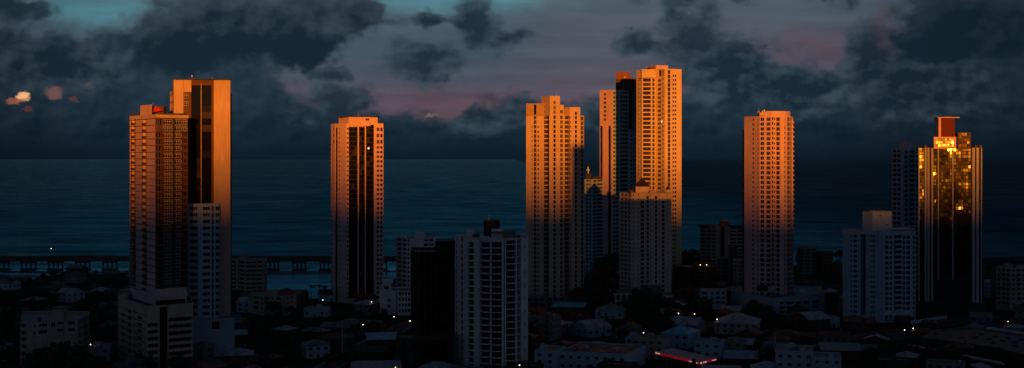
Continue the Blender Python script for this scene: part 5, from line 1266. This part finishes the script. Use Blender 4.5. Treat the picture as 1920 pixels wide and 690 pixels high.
def palm_meshes(seed):
    rr_ = random.Random(seed); t_ = MB(); h = 9; p = Vector((0, 0, -.1)); lean = Vector((rr_.uniform(-.12, .12), rr_.uniform(-.1, .1), 1))
    for i in range(5): q = p+lean*h/5+Vector((0, 0, 0)); t_.tube(p, q, .22-.02*i, .2-.02*i, 7, M['bark']); p = q
    f = MB()
    for i in range(15):
        a = i*2.4+rr_.uniform(-.2, .2); up = rr_.uniform(-.1, .9); L_ = rr_.uniform(2.4, 3.2); pr = p.copy(); d = Vector((math.cos(a), math.sin(a), up)).normalized(); side = Vector((-math.sin(a), math.cos(a), 0))
        for k in range(6):
            nx_ = pr+d*L_/6; d = (d+Vector((0, 0, -.28))).normalized(); w0 = .5*(1-abs(k-2)/5); w1 = .5*(1-abs(k+1-2)/5) if k < 5 else .03
            dr = Vector((0, 0, -.22)); f.face([pr, pr-side*w0+dr, nx_-side*w1+dr, nx_], M['leaf']); f.face([pr, nx_, nx_+side*w1+dr, pr+side*w0+dr], M['leaf']); pr = nx_
    return t_.mesh('trunk'), f.mesh('fronds')
PV = [palm_meshes(s) for s in (3, 4, 5)]
TREEPTS = []
def tree(x, y, sc, v=None, desc=None, label=None, h=None, grp='trees among the dark houses'):
    v = R.randrange(4) if v is None else v; c, t_, rx, rz = TV[v]; r = empty('tree', (x, y, 0), R.uniform(0, 6.28)); r.scale = (sc, sc, sc*R.uniform(.9, 1.15))
    link('crown', c, r, (0, 0, 6.2)); link('trunk', t_, r); TREEPTS.append((x, y))
    if label: tag(r, label, 'tree', grp)
    else: tag(r, None, 'tree', grp); pend(r, desc or ('small round dark tree' if sc < .95 else 'large spreading dark tree' if sc > 1.25 else 'bushy dark tree'), x, y, 6*sc)
    return r
def palm(x, y, sc, label=None):
    t_, f = PV[R.randrange(3)]; r = empty('palm_tree', (x, y, 0), R.uniform(0, 6.28)); r.scale = (sc,)*3; link('trunk', t_, r); link('fronds', f, r); TREEPTS.append((x, y))
    tag(r, label, 'palm tree', 'palm trees'); 
    if not label: pend(r, 'dark palm tree', x, y, 9*sc)
def crown_at(px, py_top, Y, sc=None, v=None, **k):
    """a tree whose crown top shows at that photo row"""
    zt_ = WZ(py_top, Y); sc = sc or max(.6, zt_/9.4); tree(WX(px, Y), Y, sc, v, **k)
for px, Y in ((598, 965), (583, 960), (612, 958)): palm(WX(px, Y), Y, 1.15)
palm(WX(1228, 800), 800, 1.5, 'tall dark palm tree in front of the ornate white building with the cupola'); palm(WX(1131, 760), 760, 1.3)
palm(WX(20, 1010), 1010, 1.2); palm(WX(1660, 640), 640, 1.2); palm(WX(1430, 880), 878, .9) if False else None
# the big dark masses the photo shows
for px, pt, Y in [(1395,578,830),(1412,566,835),(1430,570,828),(1448,582,822),(1378,588,822),(1465,590,800),(1478,602,780),(1400,600,790),(1440,605,770),(1420,618,760),(1200,556,860),(1218,550,855),(1238,556,850),(1256,562,845),(1185,566,850),(1205,575,820),(1230,578,815),(1255,580,810),(1275,575,840),(1195,590,790),(1225,595,780),(1250,598,775),
                  (1100,520,960),(1118,500,1010),(1132,495,1040),(1110,530,930),(1135,520,960),(1150,540,930),(1085,545,900),(1065,552,890),(1120,545,905),(1140,552,890),(1150,480,1100),(1138,488,1080),
                  (1288,470,1180),(1300,472,1190),(1310,478,1170),(1285,485,1120),
                  (82,514,1120),(100,508,1140),(120,510,1140),(140,507,1150),(160,512,1120),(180,506,1160),(200,510,1140),(218,505,1150),(236,509,1130),(70,530,1040),(30,536,1000),(100,524,1040),(160,525,1020),(200,520,1040),(225,520,1020),(45,538,980),(80,540,940),(15,545,930),(120,560,880),(180,545,930),(210,550,900),(60,560,880),(150,575,830),(195,585,800),(25,575,840),(5,600,790),(35,610,760),(205,610,750),(185,625,720),(15,640,700),(70,655,625),(95,650,622),(120,648,622),(145,655,625),(85,668,610),(110,664,608),(135,668,610),(60,672,608),
                  (520,595,800),(500,602,790),(480,610,780),(540,600,790),(560,592,800),(580,600,780),(600,595,790),(620,590,800),(640,585,810),(500,620,740),(530,622,735),(555,618,740),(580,622,730),(470,630,720),(490,645,690),(520,650,680),(545,648,685),(560,640,700),(620,620,735),(640,615,745),(660,612,750),(680,600,770),(700,598,780),(655,635,705),(630,640,695),(670,650,680),(615,665,650),(640,668,648),(560,670,645),(530,672,645),(500,670,650),(650,570,880),(700,575,860),(720,580,850),(575,575,850),
                  (1590,625,740),(1575,618,750),(1600,640,705),(1615,640,705),(1635,650,680),(1640,630,720),(1655,625,735),(1625,665,650),(1720,655,665),(1740,650,668),(1765,656,650),(1785,655,648),(1800,662,640),(1820,668,625),(1830,590,870),(1850,580,880),(1862,560,930),(1870,550,950),(1855,500,1200),(1865,492,1250),(1880,490,1260),(1900,488,1270),(1550,520,1050),(1570,530,1000),(1540,535,980),(1530,545,960),(1500,480,1240),(1570,490,1200),(1490,505,1080),(1560,505,1100),(1575,470,1290),(1590,470,1290)]:
    Yj = Y; x = WX(px, Yj)
    if any(inside(x, Yj, p, 1.5) for p in FOOT): continue
    if shore_y(x) < Yj+4: Yj = shore_y(x)-8; x = WX(px, Yj)
    sc_ = max(.6, WZ(pt, Yj)/9.4)
    if hides(x, Yj, 3.5*sc_, WZ(pt, Yj)): continue
    crown_at(px, pt, Yj)
# street blocks of small houses and gardens
th = math.radians(-22); cth, sth = math.cos(th), math.sin(th); hn = 0
rf = [('roofgrey', 'grey-roofed house'), ('roofred', 'rusty red-roofed house'), ('roofbrown', 'brown tile-roofed house'), ('roofdark', 'dark-roofed house'), ('rooflight', 'pale metal-roofed house'), ('roofred', 'rusty red-roofed house'), ('roofbrown', 'brown tile-roofed house')]
for iv in range(-12, 38):
    for iu in range(-34, 35):
        u = iu*21+R.uniform(-2, 2); v = iv*(19 if iv % 2 else 19)+R.uniform(-1.5, 1.5); x = u*cth-v*sth; y = 600+u*sth+v*cth
        if y < 592 or y > 1260: continue
        px, py = pxof(x, y)
        if px < -50 or px > 1970: continue
        if y > shore_y(x)-14: continue
        rr_ = R.random(); w = R.uniform(8, 16); d = R.uniform(8, 12); rad = math.hypot(w, d)/2
        dens = .90 if px > 960 else .42
        if rr_ < dens and not hides(x, y, rad, 8) and hn < 268 and free(x, y, rad*.62) and all((tx-x)**2+(ty-y)**2 > (rad+1.5)**2 for tx, ty in TREEPTS):
            rm, ds = R.choice(rf); roof = R.choice(['gable', 'hip', 'flat', 'gable', 'hip']); h = R.choice([3.4, 3.6, 6.2, 6.4]) if roof != 'flat' else R.choice([6.2, 6.4, 9, 12])
            kind = {'gable': 'gabled ', 'hip': 'hipped ', 'flat': 'flat '}[roof]; st = 'tall ' if h > 8 else 'two-storey ' if h > 5 else 'low '
            house(x, y, w, d, h, th+R.choice([0, 0, math.pi/2])+R.uniform(-.05, .05), roof, R.choice(['grey', 'darkpod', 'brown', 'brown', 'greyblue', 'darkpod', 'grey']), rm, desc=st+kind+ds, detail=1); hn += 1
        else:
            for k in range(R.choice([1, 2, 2])):
                tx = x+R.uniform(-9, 9); ty = y+R.uniform(-9, 9)
                if len(TREEPTS) < 296 and not hides(tx, ty, 4, 8) and free(tx, ty, 2.5) and ty < shore_y(tx)-5 and all((a-tx)**2+(b_-ty)**2 > 20 for a, b_ in TREEPTS): tree(tx, ty, R.uniform(.55, 1.05))
resolve()
bad = [(o.name, o['label']) for o in COL.objects if o.parent is None and 'label' in o.keys() and not 4 <= len(o['label'].replace('-', ' ').split()) <= 16]
print(len(bad), bad[:40])
print('houses', hn, 'trees', len(TREEPTS), 'objects', len(COL.objects))
